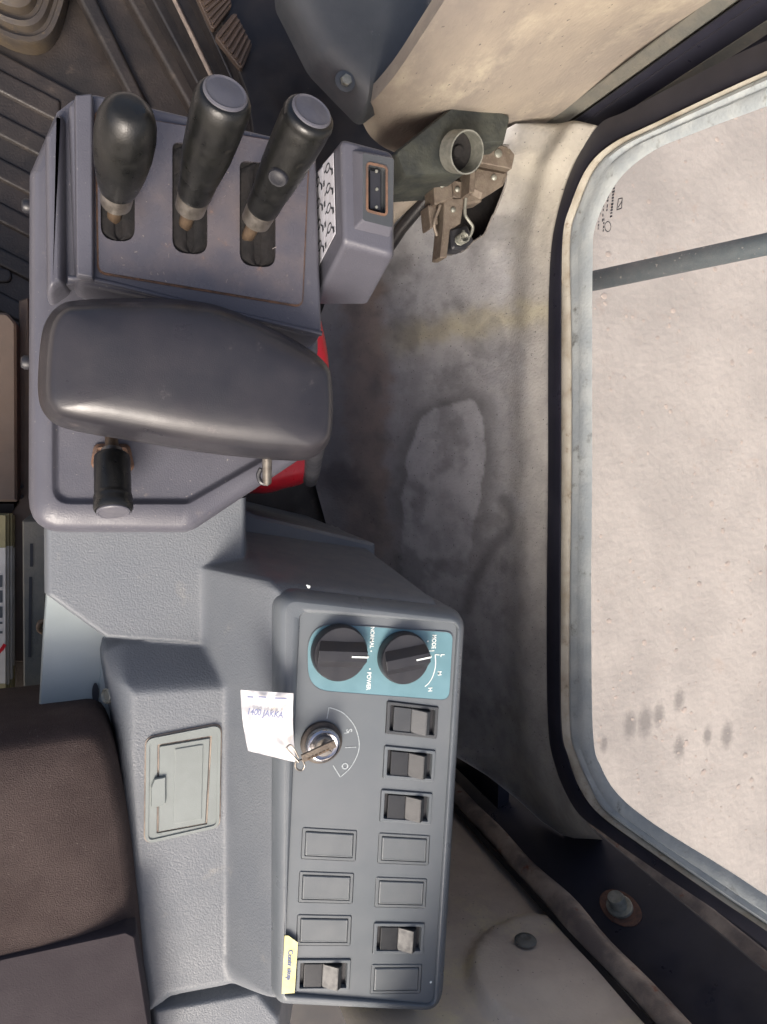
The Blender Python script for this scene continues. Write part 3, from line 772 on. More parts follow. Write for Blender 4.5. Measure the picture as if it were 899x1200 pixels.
for (px_, py_, hz, rr_) in ((584, 180, .046, .0055), (518, 216, .035, .0045), (579, 208, .036, .004), (531, 246, .031, .0035), (536, 222, .029, .0035)):
    c_ = P(px_, py_, zl_ + hz); link_bm('rivet', lathe([(-.002, rr_), (.0012, rr_), (.0024, rr_ * .6), (.0026, .0001)], c_, c_ + Vector((0, 0, 1)), 14), M['galv'], lt)
coil = [P(538, 282, zl_ + .016) + Vector((.0065 * math.cos(k * .7), .0065 * math.sin(k * .7) , .00045 * k)) for k in range(46)]
link_bm('spring', tube(coil, .0011, 6), M['galv'], lt)
link_bm('pull_rod', tube(smooth_open([P(516, 240, zl_ + .03), P(509, 262, zl_ + .026), P(512, 276, zl_ + .02)], 5), .0022, 8), M['rustlatch'], lt)
hk = [P(546, 232, zl_ + .032), P(545, 250, zl_ + .033), P(549, 258, zl_ + .033), P(554, 266, zl_ + .03), P(551, 276, zl_ + .028), P(545, 277, zl_ + .026), P(543, 270, zl_ + .026)]
link_bm('hook', tube(smooth_open(hk, 5), .0022, 10), M['galv'], lt)
cc = P(541, 178, .492)
def ringtube(c, ax, r, L_, th, n=28, a0=0, a1=6.28318):
    u = ax.orthogonal().normalized(); v = ax.cross(u); bm = bmesh.new(); full = a1 - a0 > 6.2
    rings = []
    for k in range(n + (0 if full else 1)):
        a = a0 + (a1 - a0) * k / n; d = u * math.cos(a) + v * math.sin(a)
        rings.append([c + d * r, c + d * (r + th), c + d * (r + th) + ax * L_, c + d * r + ax * L_])
    if full: rings.append(rings[0])
    R = [[bm.verts.new(p) for p in r] for r in rings]
    for A_, B_ in zip(R, R[1:]):
        for i in range(4): bm.faces.new((A_[i], A_[(i + 1) % 4], B_[(i + 1) % 4], B_[i]))
    bmesh.ops.remove_doubles(bm, verts=bm.verts, dist=1e-6)
    return bm
ax = Vector((.22, -.30, .85)).normalized()
link_bm('cup', ringtube(cc - ax * .012, ax, .0235, .024, .0018), M['galv'], lt)
link_bm('cup_screw', lathe([(0, .0225), (.001, .0225), (.001, .008), (.006, .007), (.007, .0001)], cc - ax * .012, cc + ax, 20), M['blackmatt'], lt)

# ================================================================== RED SHELL under the lever console
q = smooth_closed([xy(*p, .50) for p in ((220, 138), (287, 146), (306, 178), (362, 300), (379, 360), (391.5, 428), (388, 520), (367, 563), (340, 574), (300, 580), (200, 560), (170, 400), (190, 200))], 8)
o = link_bm('red_shell', pad(q, [(.004, .30), (0, .34), (0, .47), (.003, .487), (.010, .498), (.02, .502)], shrink=(.8, .5, .2), crown=.004), M['red'])
props(o, 'red rounded plastic shell showing behind and below the grey lever console', 'shell')

# ================================================================== LEVER CONSOLE
lc = root('lever_console', P(200, 400, .40), 'grey moulded console with three slotted black control levers and a vinyl armrest', 'console')
# lower housing with a recessed field and rounded rim
q = rnd([xy(*p, .70) for p in ((30, 196), (62, 122), (100, 112), (377, 178), (379, 410), (357, 540), (225, 628), (29, 628))],
        [.01, .01, .01, .01, .01, .01, .03, .03], 6)
hr = [up(off(q, d), z) for d, z in ((.012, .42), (.004, .55), (0, .672), (.0015, .684), (.005, .694), (.011, .70))]
bm = loft(hr, cap1=False)
top_o = off(q, .011)
rec = rnd([xy(*p, .70) for p in ((60, 400), (352, 400), (352, 512), (303, 545), (221, 592), (60, 592))], [.008, .008, .008, .012, .014, .016], 6)
E = []
for poly in (top_o, rec):
    vv = [bm.verts.new((p.x, p.y, .70)) for p in poly]
    for k in range(len(vv)): E.append(bm.edges.new((vv[k - 1], vv[k])))
bmesh.ops.triangle_fill(bm, use_beauty=True, edges=E, normal=(0, 0, 1))
loft([up(rec, .70), up(off(rec, .0012), .6994), up(off(rec, .0028), .6972), up(off(rec, .0045), .6952), up(off(rec, .0065), .6945)], cap0=False, bm=bm)
bmesh.ops.remove_doubles(bm, verts=bm.verts, dist=1e-5)
link_bm('housing', bm, M['grey'], lc, smooth=60)
# tall side rim on the left
q = rnd([xy(*p, .742) for p in ((50, 156), (66, 127), (76, 131), (77, 332), (52, 350))], [.007, .006, .006, .006, .007], 6)
link_bm('side_rim', pad(q, [(-.004, .64), (0, .722), (.0012, .734), (.0035, .740), (.006, .742)], shrink=()), M['grey'], lc, smooth=60)
q = rnd([xy(*p, .727) for p in ((66, 132), (92, 112), (96, 330), (70, 336))], .003, 3)
link_bm('rim_web', pad(q, [(0, .69), (0, .7265), (.0005, .727)], shrink=()), M['grey'], lc)
# upper block
q = rnd([xy(*p, .745) for p in ((80, 122), (92, 109), (112, 108), (372, 170), (379, 398), (230, 362), (88, 332))], [.004, .004, .004, .01, .008, .02, .008], 5)
link_bm('lever_block', pad(q, [(-.008, .60), (-.003, .71), (0, .738), (.0012, .7425), (.004, .745)], shrink=()), M['grey'], lc, smooth=60)
q = rnd([xy(*p, .757) for p in ((88, 111), (108, 109), (109, 326), (90, 322))], [.0015, .0015, .0015, .0015], 4)
link_bm('side_ridge', pad(q, [(-.0015, .744), (0, .7555), (.0006, .7566), (.0016, .757)], shrink=()), M['grey'], lc, smooth=60)
# lip along the front edge of the lever block
lip = [P(*p, .7455) for p in ((80, 326), (120, 330), (230, 357), (377, 391))]
link_bm('front_lip', tube(smooth_open(lip, 6), .0022, 10), M['grey'], lc)
# slotted plate
ZP = .7485
PO = rnd([xy(*p, ZP) for p in ((113, 130), (362, 172), (354, 358), (116, 318))], [.003, .008, .006, .006], 5)
def slot(x0, y0, x1, y1, sk=0):
    return rnd([xy(*p, ZP) for p in ((x0, y0), (x1, y0 + 4), (x1 + sk, y1), (x0 + sk, y1 - 3))], [.006, .006, .011, .011], 6)
slots = [slot(118, 172, 158, 284), slot(202, 166, 243, 299), slot(281, 188, 323, 314)]
link_bm('slotted_plate', plate(PO, slots, ZP, .02, floor=False, side=.0036), M['platetop'], lc, smooth=30)
link_bm('grime_line', pad(off(PO, -.0022), [(0, .744), (0, .7458), (.0004, .7461)], shrink=()), M['grime'], lc) if False else None
# thin grime border
gb = bmesh.new(); A0, A1 = off(PO, -.0024), off(PO, .0015)
strip([Vector((p.x, p.y, .7452)) for p in off(PO, -.0002)], .0024, .0009, closed=True, bm=gb)
link_bm('grime_border', gb, M['grime'], lc)
for s in slots:
    cs = sum(s, Vector((0, 0))) / len(s)
    # dust boot: two soft lips with a split between them
    link_bm('slot_liner', pad(off(s, .0002), [(0, .7455), (0, .7457)], shrink=()), M['blackmatt'], lc)
    for sg in (-1, 1):
        xs = [p.x for p in s]; ys = [p.y for p in s]; hw = (max(xs) - min(xs)) / 2
        bm = bmesh.new(); rows_ = []
        for j in range(17):
            y = min(ys) + (max(ys) - min(ys)) * j / 16; row = []
            for i in range(5):
                x = cs.x + sg * (hw * (.22 + .76 * i / 4))
                zz_ = .7468 + .0012 * math.sin(i * 1.1) + .0008 * noise.noise(Vector((x * 300, y * 200, 0)))
                row.append((x, y, zz_))
            rows_.append(row)
        # clip to the slot roughly by pulling the ends in
        for j, row in enumerate(rows_):
            e = abs(j / 16 - .5) * 2; k = math.sqrt(max(0, 1 - max(0, (e - .84) / .16) ** 2))
            rows_[j] = [(cs.x + (x - cs.x) * (.3 + .68 * k), cs.y + (y - cs.y) * .97, z) for x, y, z in row]
        V = [[bm.verts.new(p) for p in row] for row in rows_]
        for a, b in zip(V, V[1:]):
            for i in range(4): bm.faces.new((a[i], a[i + 1], b[i + 1], b[i]))
        geo = bmesh.ops.extrude_face_region(bm, geom=bm.faces[:])
        for v in geo['geom']:
            if isinstance(v, bmesh.types.BMVert): v.co.z -= .0009
        link_bm('boot_lip', bm, M['blackmatt'], lc, smooth=60)
sc_bm = bmesh.new(); rs = random.Random(3)
for k in range(34):
    px_, py_ = rs.uniform(125, 345), rs.uniform(300, 348) if rs.random() < .6 else rs.uniform(150, 300)
    if py_ > 322 + (px_ - 120) * .14: continue
    a_ = rs.uniform(0, 3.14); l_ = rs.uniform(1, 5)
    p0, p1 = P(px_, py_, ZP + .0001), P(px_ + l_ * math.cos(a_), py_ + l_ * math.sin(a_), ZP + .0001)
    q2 = Vector((p0.x, p0.y)); 
    if any(min((q2 - v).length for v in s_) < .004 or (min(v.x for v in s_) < q2.x < max(v.x for v in s_) and min(v.y for v in s_) < q2.y < max(v.y for v in s_)) for s_ in slots): continue
    strip([p0, p1], rs.uniform(.0003, .0008), .00015, bm=sc_bm)
props(link_bm('scratches', sc_bm, M['scuff'], lc, smooth=0), kind='stuff')
# levers
def lever(base, top, zb, zt, gs_, prof, collar, name='lever', mats=('grip', 'griptop'), endcap=None):
    A, B = P(*base, zb), P(*top, zt); Ln = (B - A).length; d = (B - A).normalized()
    g = bpy.data.objects.new(name, None); COL.objects.link(g); g.parent = lc; g.empty_display_size = .02
    g.location = A - Vector(lc.location)
    link_bm('rod', lathe([(-.012, .0052), (gs_ * Ln * .9, .0058), (gs_ * Ln, .0058)], A, B, 16), M['brass'], g)
    s0 = gs_ * Ln
    link_bm('collar', lathe([(s0 - collar[0], collar[1] * .8), (s0 - collar[0] * .9, collar[1]), (s0 - .002, collar[1] * 1.05), (s0 + .001, collar[1])], A, B, 28), M['steel'], g)
    link_bm('grip', lathe([(s0 + (Ln - s0) * t_, r) for t_, r in prof], A, B, 40), M[mats[0]], g, smooth=50)
    if endcap:
        link_bm('grip_end', lathe([(Ln - .001, endcap), (Ln + .0012, endcap), (Ln + .002, endcap * .92), (Ln + .0014, endcap * .84), (Ln + .0014, endcap * .8), (Ln + .0022, endcap * .3), (Ln + .0022, .0001)], A, B, 40), M[mats[1]], g, smooth=50)
    return g, A, B, d
g1, *_ = lever((134, 252), (152, 124), .748, .858, .26,
      [(0, .0118), (.03, .0135), (.12, .0155), (.3, .0182), (.5, .0200), (.68, .0203), (.82, .0192), (.92, .0165), (.975, .0125), (1.0, .0088), (1.005, .0001)], (.016, .0114), endcap=None)
g1['label'] = 'rounded pear shaped black lever grip on the left'
g2, *_ = lever((218, 260), (264, 110), .748, .862, .24,
      [(0, .0122), (.03, .0130), (.18, .0140), (.2, .0136), (.22, .0146), (.45, .0176), (.7, .0190), (.88, .0196), (.95, .0190), (.985, .0172), (1.0, .0155), (1.0, .0001)], (.016, .0116), endcap=.0150)
g2['label'] = 'straight black lever grip with a flat grey end, in the middle'
g3, A3, B3, d3 = lever((292, 274), (365, 131), .748, .860, .24,
      [(0, .0125), (.03, .0132), (.18, .0138), (.2, .0134), (.22, .0144), (.45, .0166), (.7, .0178), (.84, .0184), (.9, .0182), (.92, .0176), (.94, .0186), (.975, .0178), (1.0, .0155), (1.0, .0001)], (.016, .0116), endcap=.0145)
g3['label'] = 'black lever grip with a round side button, on the right'
# side button on the third grip
pc = A3.lerp(B3, .62); vn = (CO - pc).normalized(); vn = (vn - d3 * vn.dot(d3)).normalized()
link_bm('button', lathe([(0, .0075), (.0172 - .0, .0075), (.0186, .0066), (.0184, .005), (.0192, .004), (.0192, .0001)], pc + vn * .0005, pc + vn, 24), M['black'], g3, smooth=50)

# armrest
q = [xy(*p, .765) for p in ((47, 400), (55, 372), (72, 355), (100, 350), (160, 348), (215, 350), (262, 359), (320, 384), (366, 410), (386, 430), (391, 455), (391, 495), (386, 520), (368, 536), (340, 540), (250, 532), (150, 516), (80, 503), (54, 488), (44, 460))]
q = resample(smooth_closed(q, 8), 150)
arm = link_bm('armrest', pad(q, [(.010, .750), (.002, .755), (.0, .761), (.0018, .768), (.0075, .786), (.0092, .7905), (.0125, .7945)], shrink=(.97, .94, .9, .85, .78, .7, .55, .4, .25, .1), crown=.0075), M['armrest'], lc, smooth=180)
link_bm('armrest_post', lathe([(0, .03), (.07, .026)], P(230, 440, .69), P(230, 440, .70) + Vector((0, 0, 1)), 24), M['black'], lc)
# short lever below the armrest
g4, *_ = lever((131, 520), (133, 599), .712, .742, .18,
      [(0, .0128), (.03, .0142), (.1, .0146), (.68, .0146), (.72, .0146), (.74, .0152), (.78, .0154), (.82, .0148), (.86, .0156), (.95, .0156), (1.0, .0142), (1.0, .0001)], (.006, .0085), endcap=.0132)
g4['label'] = 'short dark lever grip pointing down from under the armrest'
q = rnd([xy(*p, .7) for p in ((110, 520), (152, 520), (158, 548), (146, 560), (118, 558), (106, 545))], .006, 4)
link_bm('pivot_recess', pad(q, [(0, .690), (0, .6965), (.003, .699), (.006, .696)], shrink=()), M['grime'], lc)
# pins
link_bm('stop_pin', tube([P(313, 530, .745), P(313, 553, .728), P(313, 565, .72)], [.0042, .0042, .0040], 14), M['steel'], lc)
link_bm('pin_clip', tube(smooth_open([P(306, 549, .722), P(303, 557, .72), P(306, 565, .72), P(314, 567, .72)], 5), .0022, 8), M['black'], lc)
link_bm('support_tube', tube([P(370, 520, .76), P(366, 552, .60), P(364, 562, .56)], .0085, 16), M['black'], lc)
# screws on the left side
for (px, py) in ((37, 242), (36, 425)):
    c = P(px, py, .655) + Vector((-.002, 0, 0))
    s_ = link_bm('screw', lathe([(0, .0062), (.003, .0062), (.0055, .0045), (.006, .0001)], c, c + Vector((-1, 0, .25)), 16), M['black'], lc)

# ================================================================== MONITOR BOX beside the levers
mb = root('monitor_box', P(410, 270, .45), 'small grey box with a raised socket bezel and white symbol label beside the levers', 'box')
zb_, zt_ = .70, .81
base = [xy(*p, zb_) for p in ((363, 206), (418, 222), (433, 356), (368, 356))]
topq = [xy(*p, zt_) for p in ((399, 161), (463, 178), (462, 301), (402, 284))]
rad = [.006, .007, .006, .005]
b1, t1 = rnd(base, rad, 6), rnd(topq, rad, 6)
def lerp_ring(f): return [a.lerp(b, f) for a, b in zip(b1, t1)]
low_ = [p - (t - p) * 2.2 for p, t in zip(b1, t1)]
rings = [up(b1, zb_), up(lerp_ring(.9), zb_ + (zt_ - zb_) * .955), up(off(t1, .0012), zt_ - .0015), up(off(t1, .004), zt_)]
link_bm('housing', loft(rings), M['grey'], mb, smooth=50)
link_bm('mount', bev(box(bmesh.new(), P(392, 300, .60), Vector((1, 0, 0)), Vector((0, 1, 0)), Vector((0, 0, 1)), .035, .06, .2), .004), M['railblack'], mb)
bz0 = rnd([xy(*p, zt_) for p in ((413, 176), (458, 184), (457, 278), (415, 268))], .002, 3)
bz1 = rnd([xy(*p, zt_ + .010) for p in ((425, 179), (461.5, 185.5), (460, 267), (425, 258))], .002, 3)
hole = rnd([xy(*p, zt_ + .010) for p in ((430, 191), (453, 196), (453, 253), (430, 247))], .003, 4)
link_bm('bezel', loft([up(bz0, zt_ - .001), up(bz0, zt_ + .0008), up(off(bz1, -.0006), zt_ + .0092), up(bz1, zt_ + .010)], cap1=False), M['grey'], mb, smooth=30)
bzt = plate(bz1, [hole], zt_ + .010, .008, side=.0004)
link_bm('bezel_top', bzt, M['cover'], mb, smooth=30)
link_bm('socket_edge', strip([Vector((p.x, p.y, zt_ + .0101)) for p in hole], .0018, .0008, closed=True), M['grime'], mb)
hq = off(hole, .0035)
link_bm('socket_core', pad(hq, [(0, zt_ + .003), (0, zt_ + .0065), (.0005, zt_ + .007)], shrink=()), M['black'], mb)
for (px, py) in ((441, 201), (441.5, 222), (441, 243)):
    c = P(px, py, zt_ + .0072); link_bm('contact', lathe([(0, .0012), (.0012, .0012), (.0014, .0001)], c, c + zz, 10), M['galv'], mb)
# symbol label on the left face
fa, fb, fc, fd = P(363, 206, zb_), P(399, 161, zt_), P(402, 284, zt_), P(368, 356, zb_)
def face(u, v): return (fa.lerp(fb, u)).lerp(fd.lerp(fc, u), v)       # u up the face, v towards the rear
fn = (fb - fa).cross(fd - fa).normalized()
if fn.x > 0: fn = -fn
def fquad(pts, o_, mat, name, parent=mb):
    bm = bmesh.new(); a = [face(u, v) + fn * o_ for u, v in pts]; b = [p + fn * .0004 for p in a]
    return link_bm(name, loft([a, b]), mat, parent, smooth=0)
lab = []
for c_ in range(2):
    u0 = .16 + c_ * .335
    lb = fquad([(u0, .055), (u0 + .325, .07), (u0 + .325, .80), (u0, .80)], .0006, M['white'], 'symbol_label')
    for k in range(4):
        v0 = .14 + k * .175
        cx, cy = u0 + .16, v0
        bm = bmesh.new(); n8 = 12
        def pp(u, v): return face(u, v) + fn * .0011
        strip([pp(cx + .06 * math.cos(a * 6.283 / n8), cy + .035 * math.sin(a * 6.283 / n8)) for a in range(n8)], .0011, .0003, fn, True, bm)
        strip([pp(cx - .11, cy + .02 * (k % 2)), pp(cx - .05, cy)], .0012, .0003, fn, False, bm)
        strip([pp(cx + .07, cy + .03), pp(cx + .12, cy + .06)], .0016, .0003, fn, False, bm)
        for s2 in (0, 1):
            strip([pp(u0 + .01 + .26 * s2, cy + .085), pp(u0 + .05 + .26 * s2, cy + .085)], .0042, .0003, fn, False, bm)
        link_bm('symbol', bm, M['ink'], lb, smooth=0)
for (u, v) in ((.15, .5),):
    pass

# ================================================================== SIDE CONSOLE (moulding + control panel)
sc = root('side_console', P(300, 900, .30), 'grey moulded side console with ashtray, rocker switches, ignition lock and two teal backed knobs', 'console')
ZT = .70
BOX = [(323, 690), (551, 717), (523, 1193), (322, 1184)]
boxw = [xy(*p, ZT) for p in BOX]
# moulding: height field of three soft blocks
S1 = [xy(*p, .585) for p in ((50, 560), (50, 700), (122, 752), (250, 760), (292, 700), (292, 560))]
S2 = [xy(*p, .62) for p in ((150, 806), (268, 800), (268, 1118), (300, 1150), (200, 1168), (176, 1186), (163, 1110), (148, 880))]
S3 = [boxw[0] + Vector((.004, -.004)), boxw[1] + Vector((-.01, -.004)), boxw[2] + Vector((-.01, .004)), boxw[3] + Vector((.004, .004))]
S3C = [boxw[0] + Vector((-.2, .004)), boxw[0] + Vector((0, .004)), boxw[1] + Vector((0, .004)), boxw[2] + Vector((0, -.02)), boxw[3] + Vector((-.2, -.02))]
S2C = [xy(*p, .615) for p in ((0, 500), (0, 1190), (172, 1188), (200, 1170), (290, 1148), (312, 1160), (600, 1160), (600, 500))]
S4 = [xy(*p, .585) for p in ((178, 1170), (300, 1150), (325, 1180), (330, 1330), (190, 1330))]
CL = [xy(*p, .56) for p in ((50, 500), (51, 702), (120, 752), (140, 850), (153, 1000), (168, 1190), (185, 1400), (700, 1400), (700, 500))]
def np_sd(X, Y, poly):
    D = np.full(X.shape, 1e9); ins = np.zeros(X.shape, bool); n = len(poly)
    for i in range(n):
        a, b = poly[i - 1], poly[i]; ex, ey = b.x - a.x, b.y - a.y
        t_ = np.clip(((X - a.x) * ex + (Y - a.y) * ey) / (ex * ex + ey * ey), 0, 1)
        D = np.minimum(D, np.hypot(X - a.x - t_ * ex, Y - a.y - t_ * ey))
        c = ((a.y > Y) != (b.y > Y)) & (X < (b.x - a.x) * (Y - a.y) / ((b.y - a.y) if abs(b.y - a.y) > 1e-12 else 1e-12) + a.x)
        ins ^= c
    return np.where(ins, -D, D)
def field(X, Y):
    d1, d2, d3, d4 = np_sd(X, Y, S1), np_sd(X, Y, S2), np_sd(X, Y, S3), np_sd(X, Y, S4)
    def prof(top, d, slope, r):
        # rounded shoulder then a slope
        q_ = np.maximum(d + r, 0); return top - slope * (np.sqrt(q_ * q_ + r * r) - r)
    h1 = prof(.585, d1, 9.0, .006)
    # the forward slope of the block is gentle, the left slope steeper
    h2 = prof(.62, d2, 1.15, .008) ; h2 = np.where(d2 > .035, h2 - (d2 - .035) * 2.6, h2)
    h2 = h2 - 6 * np.maximum(np_sd(X, Y, S2C), 0)
    h3 = prof(.69, d3 - .004, 1.9, .010)
    h3 = h3 - 9 * np.maximum(np_sd(X, Y, S3C), 0)
    h4 = prof(.602, d4, 3.0, .004)
    k = .010
    def smax(a, b):
        hh = np.clip(.5 + .5 * (a - b) / k, 0, 1); return b + (a - b) * hh + k * hh * (1 - hh)
    h = smax(smax(smax(h1, h2), h3), h4)
    h = h - 6 * np.maximum(np_sd(X, Y, CL), 0)
    return np.maximum(h, .28)
x0, x1 = xy(40, 700, .585).x - .03, boxw[1].x - .03
y0, y1 = xy(200, 1290, .6).y, xy(100, 585, .585).y
NX, NY = 170, 330
xs = np.linspace(x0, x1, NX); ys = np.linspace(y0, y1, NY); X, Y = np.meshgrid(xs, ys)
Hh = field(X, Y)
# drop everything right of the box's middle (the box itself stands there)
vv = np.stack([X.ravel(), Y.ravel(), Hh.ravel()], 1)
idx = np.arange(NX * NY).reshape(NY, NX)
keep = ~((np_sd(X, Y, S3) < -.03))
qf = []
for j in range(NY - 1):
    for i in range(NX - 1):
        if keep[j, i] and keep[j + 1, i + 1] and min(Hh[j, i], Hh[j + 1, i + 1], Hh[j, i + 1], Hh[j + 1, i]) > .281:
            qf.append((idx[j, i], idx[j, i + 1], idx[j + 1, i + 1], idx[j + 1, i]))
me = bpy.data.meshes.new('base_moulding'); me.from_pydata(vv.tolist(), [], qf)
bm = bmesh.new(); bm.from_mesh(me); bmesh.ops.delete(bm, geom=[v for v in bm.verts if not v.link_faces], context='VERTS'); bm.to_mesh(me); bm.free()
link('base_moulding', me, M['greyside'], sc, smooth=180)
# ledge behind the box
q = rnd([xy(*p, .44) for p in ((270, 590), (300, 604), (440, 637), (440, 720), (270, 720))], .004, 3)
link_bm('rear_ledge', pad(q, [(0, .05), (0, .436), (.004, .44)], shrink=()), M['greyside'], sc)
# box body
nr = [.02, .024, .024, .018]
oT = rnd(boxw, nr, 8)
lowc = [boxw[0] + Vector((-.03, .010)), boxw[1] + Vector((0, .004)), boxw[2] + Vector((0, 0)), boxw[3] + Vector((-.02, 0))]
oL = rnd(lowc, [.03, .024, .024, .018], 8)
innerw = [xy(*p, ZT) for p in ((352, 718), (537, 731), (509, 1179), (332, 1165))]
iT = rnd(innerw, [.006, .008, .008, .006], 8)
mid = [a.lerp(b, .5) for a, b in zip(oL, oT)]
rings = [up(oL, .06), up(oL, .46), up([a.lerp(b, .75) for a, b in zip(oL, oT)], .60), up([a.lerp(b, .96) for a, b in zip(oL, oT)], .668), up(oT, .684), up(off(oT, .002), .692), up(off(oT, .006), .698), up(off(oT, .010), .700)]
link_bm('box_body', loft(rings, cap1=False), M['rim'], sc, smooth=60)
lastr = off(oT, .010)
rings = [up(lastr, .700), up([a.lerp(b, .5) for a, b in zip(lastr, iT)], .7004), up(off(iT, -.001), .7), up(iT, .6985), up(iT, .694)]
link_bm('box_rim', loft(rings, cap0=False, cap1=False), M['rim'], sc, smooth=50)
# control panel with recesses
ZQ = .6968
def W(px, py): return xy(px, py, ZQ)
ub = (W(461, 942.5) - W(399, 938)).normalized(); vb = (W(480.5, 885) - W(477.2, 945)).normalized()      # the panel's own long axis, as measured
def rect(c, w_, h_, r=.002, n=4):
    c2 = W(*c); return rnd([c2 + ub * (w_ / 2 * a) + vb * (h_ / 2 * b) for a, b in ((-1, -1), (1, -1), (1, 1), (-1, 1))], r, n)
sp_ = (W(480, 895) - W(479, 895)).length           # metres per photo pixel on the panel
SW = [(483, 843.5), (479.7, 895), (476, 945.5), (467.3, 1099), (379, 1142)]
BL = [(386, 989.5), (382.5, 1040), (380, 1090), (473.5, 995), (470, 1046), (464.5, 1147)]
swW, swH, blW, blH = 61.5 * sp_, 36.5 * sp_, 61.5 * sp_, 35 * sp_
holes = [rect(c, swW, swH, .0022) for c in SW] + [rect(c, blW, blH, .0025) for c in BL]
cp = link_bm('control_panel', plate(off(iT, .0002), holes, ZQ, .006, side=.002), M['panel'], sc, smooth=20)
R2 = Matrix(((ub.x, vb.x, 0, 0), (ub.y, vb.y, 0, 0), (0, 0, 1, 0), (0, 0, 0, 1)))
def local_bm(bm, c, z):
    m = R2.copy(); m.translation = Vector((W(*c).x, W(*c).y, z)); bm.transform(m); return bm
def r2(w_, h_, r=.001, n=3, cx=0, cy=0):
    return rnd([Vector((cx + w_ / 2 * a, cy + h_ / 2 * b)) for a, b in ((-1, -1), (1, -1), (1, 1), (-1, 1))], r, n)
def frame_bm(w_, h_, b_, z0, z1, r=.0015):
    o_, i_ = r2(w_, h_, r), r2(w_ - 2 * b_, h_ - 2 * b_, r * .6)
    bm = loft([up(o_, z0), up(o_, z1 - .0006), up(off(o_, .0006), z1), up(off(i_, -.0004), z1), up(i_, z1 - .0005), up(i_, z0)], False, False); return bm
ex, ey = Vector((1, 0, 0)), Vector((0, 1, 0))
for n_i, c in enumerate(SW):
    g = bpy.data.objects.new('rocker_switch', None); COL.objects.link(g); g.parent = sc; g.empty_display_size = .01
    p_ = W(*c); g.location = Vector((p_.x, p_.y, ZQ - .006)) - Vector(sc.location)
    dark = n_i == 0
    fm, cm_ = (M['panel'], M['switchcap']) if not dark else (M['cover'], M['cover'])
    link_bm('switch_frame', local_bm(frame_bm(swW - .0012, swH - .001, .0035, .0, .0078), c, ZQ - .006), fm, g)
    link_bm('switch_well', local_bm(pad(r2(swW - .0075, swH - .0068, .0006), [(0, .0003), (0, .0018)], shrink=()), c, ZQ - .006), M['black'], g)
    iw, ih = swW - .0105, swH - .0095
    oy = -.0008
    # flat half and raised wedge half
    bm = bmesh.new(); box(bm, Vector((-iw * .25 + .0008, oy, .004)), ex, ey, zz, iw * .40, ih, .0058); bev(bm, .0006)
    link_bm('rocker', local_bm(bm, c, ZQ - .006), cm_, g)
    bm = bmesh.new(); pr_ = [(iw * -.02, .001), (iw * .44, .001), (iw * .40, .0085), (iw * .28, .0132), (iw * -.02, .0066)]
    a = [Vector((x_, oy - ih / 2, z_)) for x_, z_ in pr_]; b = [Vector((x_, oy + ih / 2, z_)) for x_, z_ in pr_]
    loft([a, b], bm=bm); bmesh.ops.bevel(bm, geom=bm.edges[:], offset=.0005, segments=2, affect='EDGES')
    link_bm('rocker', local_bm(bm, c, ZQ - .006), cm_, g)
for c in BL:
    bm = frame_bm(blW - .0012, blH - .001, .0032, 0, .0066)
    g = link_bm('blank_cover', local_bm(bm, c, ZQ - .006), M['blank'], sc)
    bm = pad(r2(blW - .0082, blH - .0085, .0012, 3), [(0, .0003), (0, .0064), (.0004, .0070), (.0012, .0073), (.0016, .0070)], shrink=())
    link_bm('blank_face', local_bm(bm, c, ZQ - .006), M['blank'], g)
# teal label
tq = rnd([W(*p) for p in ((359.5, 729), (530.5, 741), (526, 820.5), (361, 808))], [.027, .009, .009, .027], 10)
tp = link_bm('teal_plate', pad(tq, [(0, ZQ + .0001), (0, ZQ + .0007), (.0004, ZQ + .0010)], shrink=()), M['teal'], sc)
ZL = ZQ + .0012
link_bm('plate_edge', strip([Vector((p.x, p.y, ZQ + .0006)) for p in off(tq, -.0002)], .0006, .0006, closed=True), M['rim'], sc)
# knobs
def knob(c, r_px, ang):
    p_ = xy(*c, ZQ + .014); r = r_px * sp_ * .985
    g = bpy.data.objects.new('rotary_knob', None); COL.objects.link(g); g.parent = sc; g.empty_display_size = .01
    g.location = Vector((p_.x, p_.y, ZL)) - Vector(sc.location)
    A = Vector((p_.x, p_.y, ZL))
    link_bm('skirt', lathe([(0, r * .98), (.004, r), (.011, r * .97), (.0125, r * .93), (.0128, r * .3), (.0128, .0001)], A, A + zz, 48), M['black'], g, smooth=40)
    ca_, sa_ = math.cos(ang), math.sin(ang); u = Vector((ca_, sa_, 0)); v = Vector((-sa_, ca_, 0))
    n = 18; wd = r * .34; a, b = [], []
    Lp = r * .88
    bm = bmesh.new()
    prof = [(wd * 1.35, .0125), (wd * .95, .0165), (wd * .62, .0195), (wd * .5, .0205), (-wd * .5, .0205), (-wd * .62, .0195), (-wd * .95, .0165), (-wd * 1.35, .0125)]
    ringsk = []
    for s in (-1, -.97, .97, 1):
        k = 1 if abs(s) < .98 else .9
        ringsk.append([A + u * (s * (math.sqrt(max(0, Lp ** 2 - (x_ * .9) ** 2)))) + v * x_ + zz * (z_ * (1 if abs(s) < .98 else .985) if z_ > .013 else z_) for x_, z_ in prof])
    loft(ringsk, bm=bm)
    link_bm('grip_bar', bm, M['black'], g, smooth=35)
    link_bm('pointer', strip([A + u * (r * .30) + zz * .0206, A + u * (r * .87) + zz * .0206], .0016, .0005), M['print'], g, smooth=0)
    link_bm('pointer', strip([A + u * (r * .90) + zz * .0200, A + u * (r * .95) + zz * .0132], .0016, .0006, u), M['print'], g, smooth=0)
    return g
k1 = knob((400, 767), 30, math.radians(-6)); k1['label'] = 'left rotary knob, its bar tilted slightly down to the right'
k2 = knob((476, 773), 28.5, math.radians(7)); k2['label'] = 'right rotary knob, its bar tilted slightly up to the right'
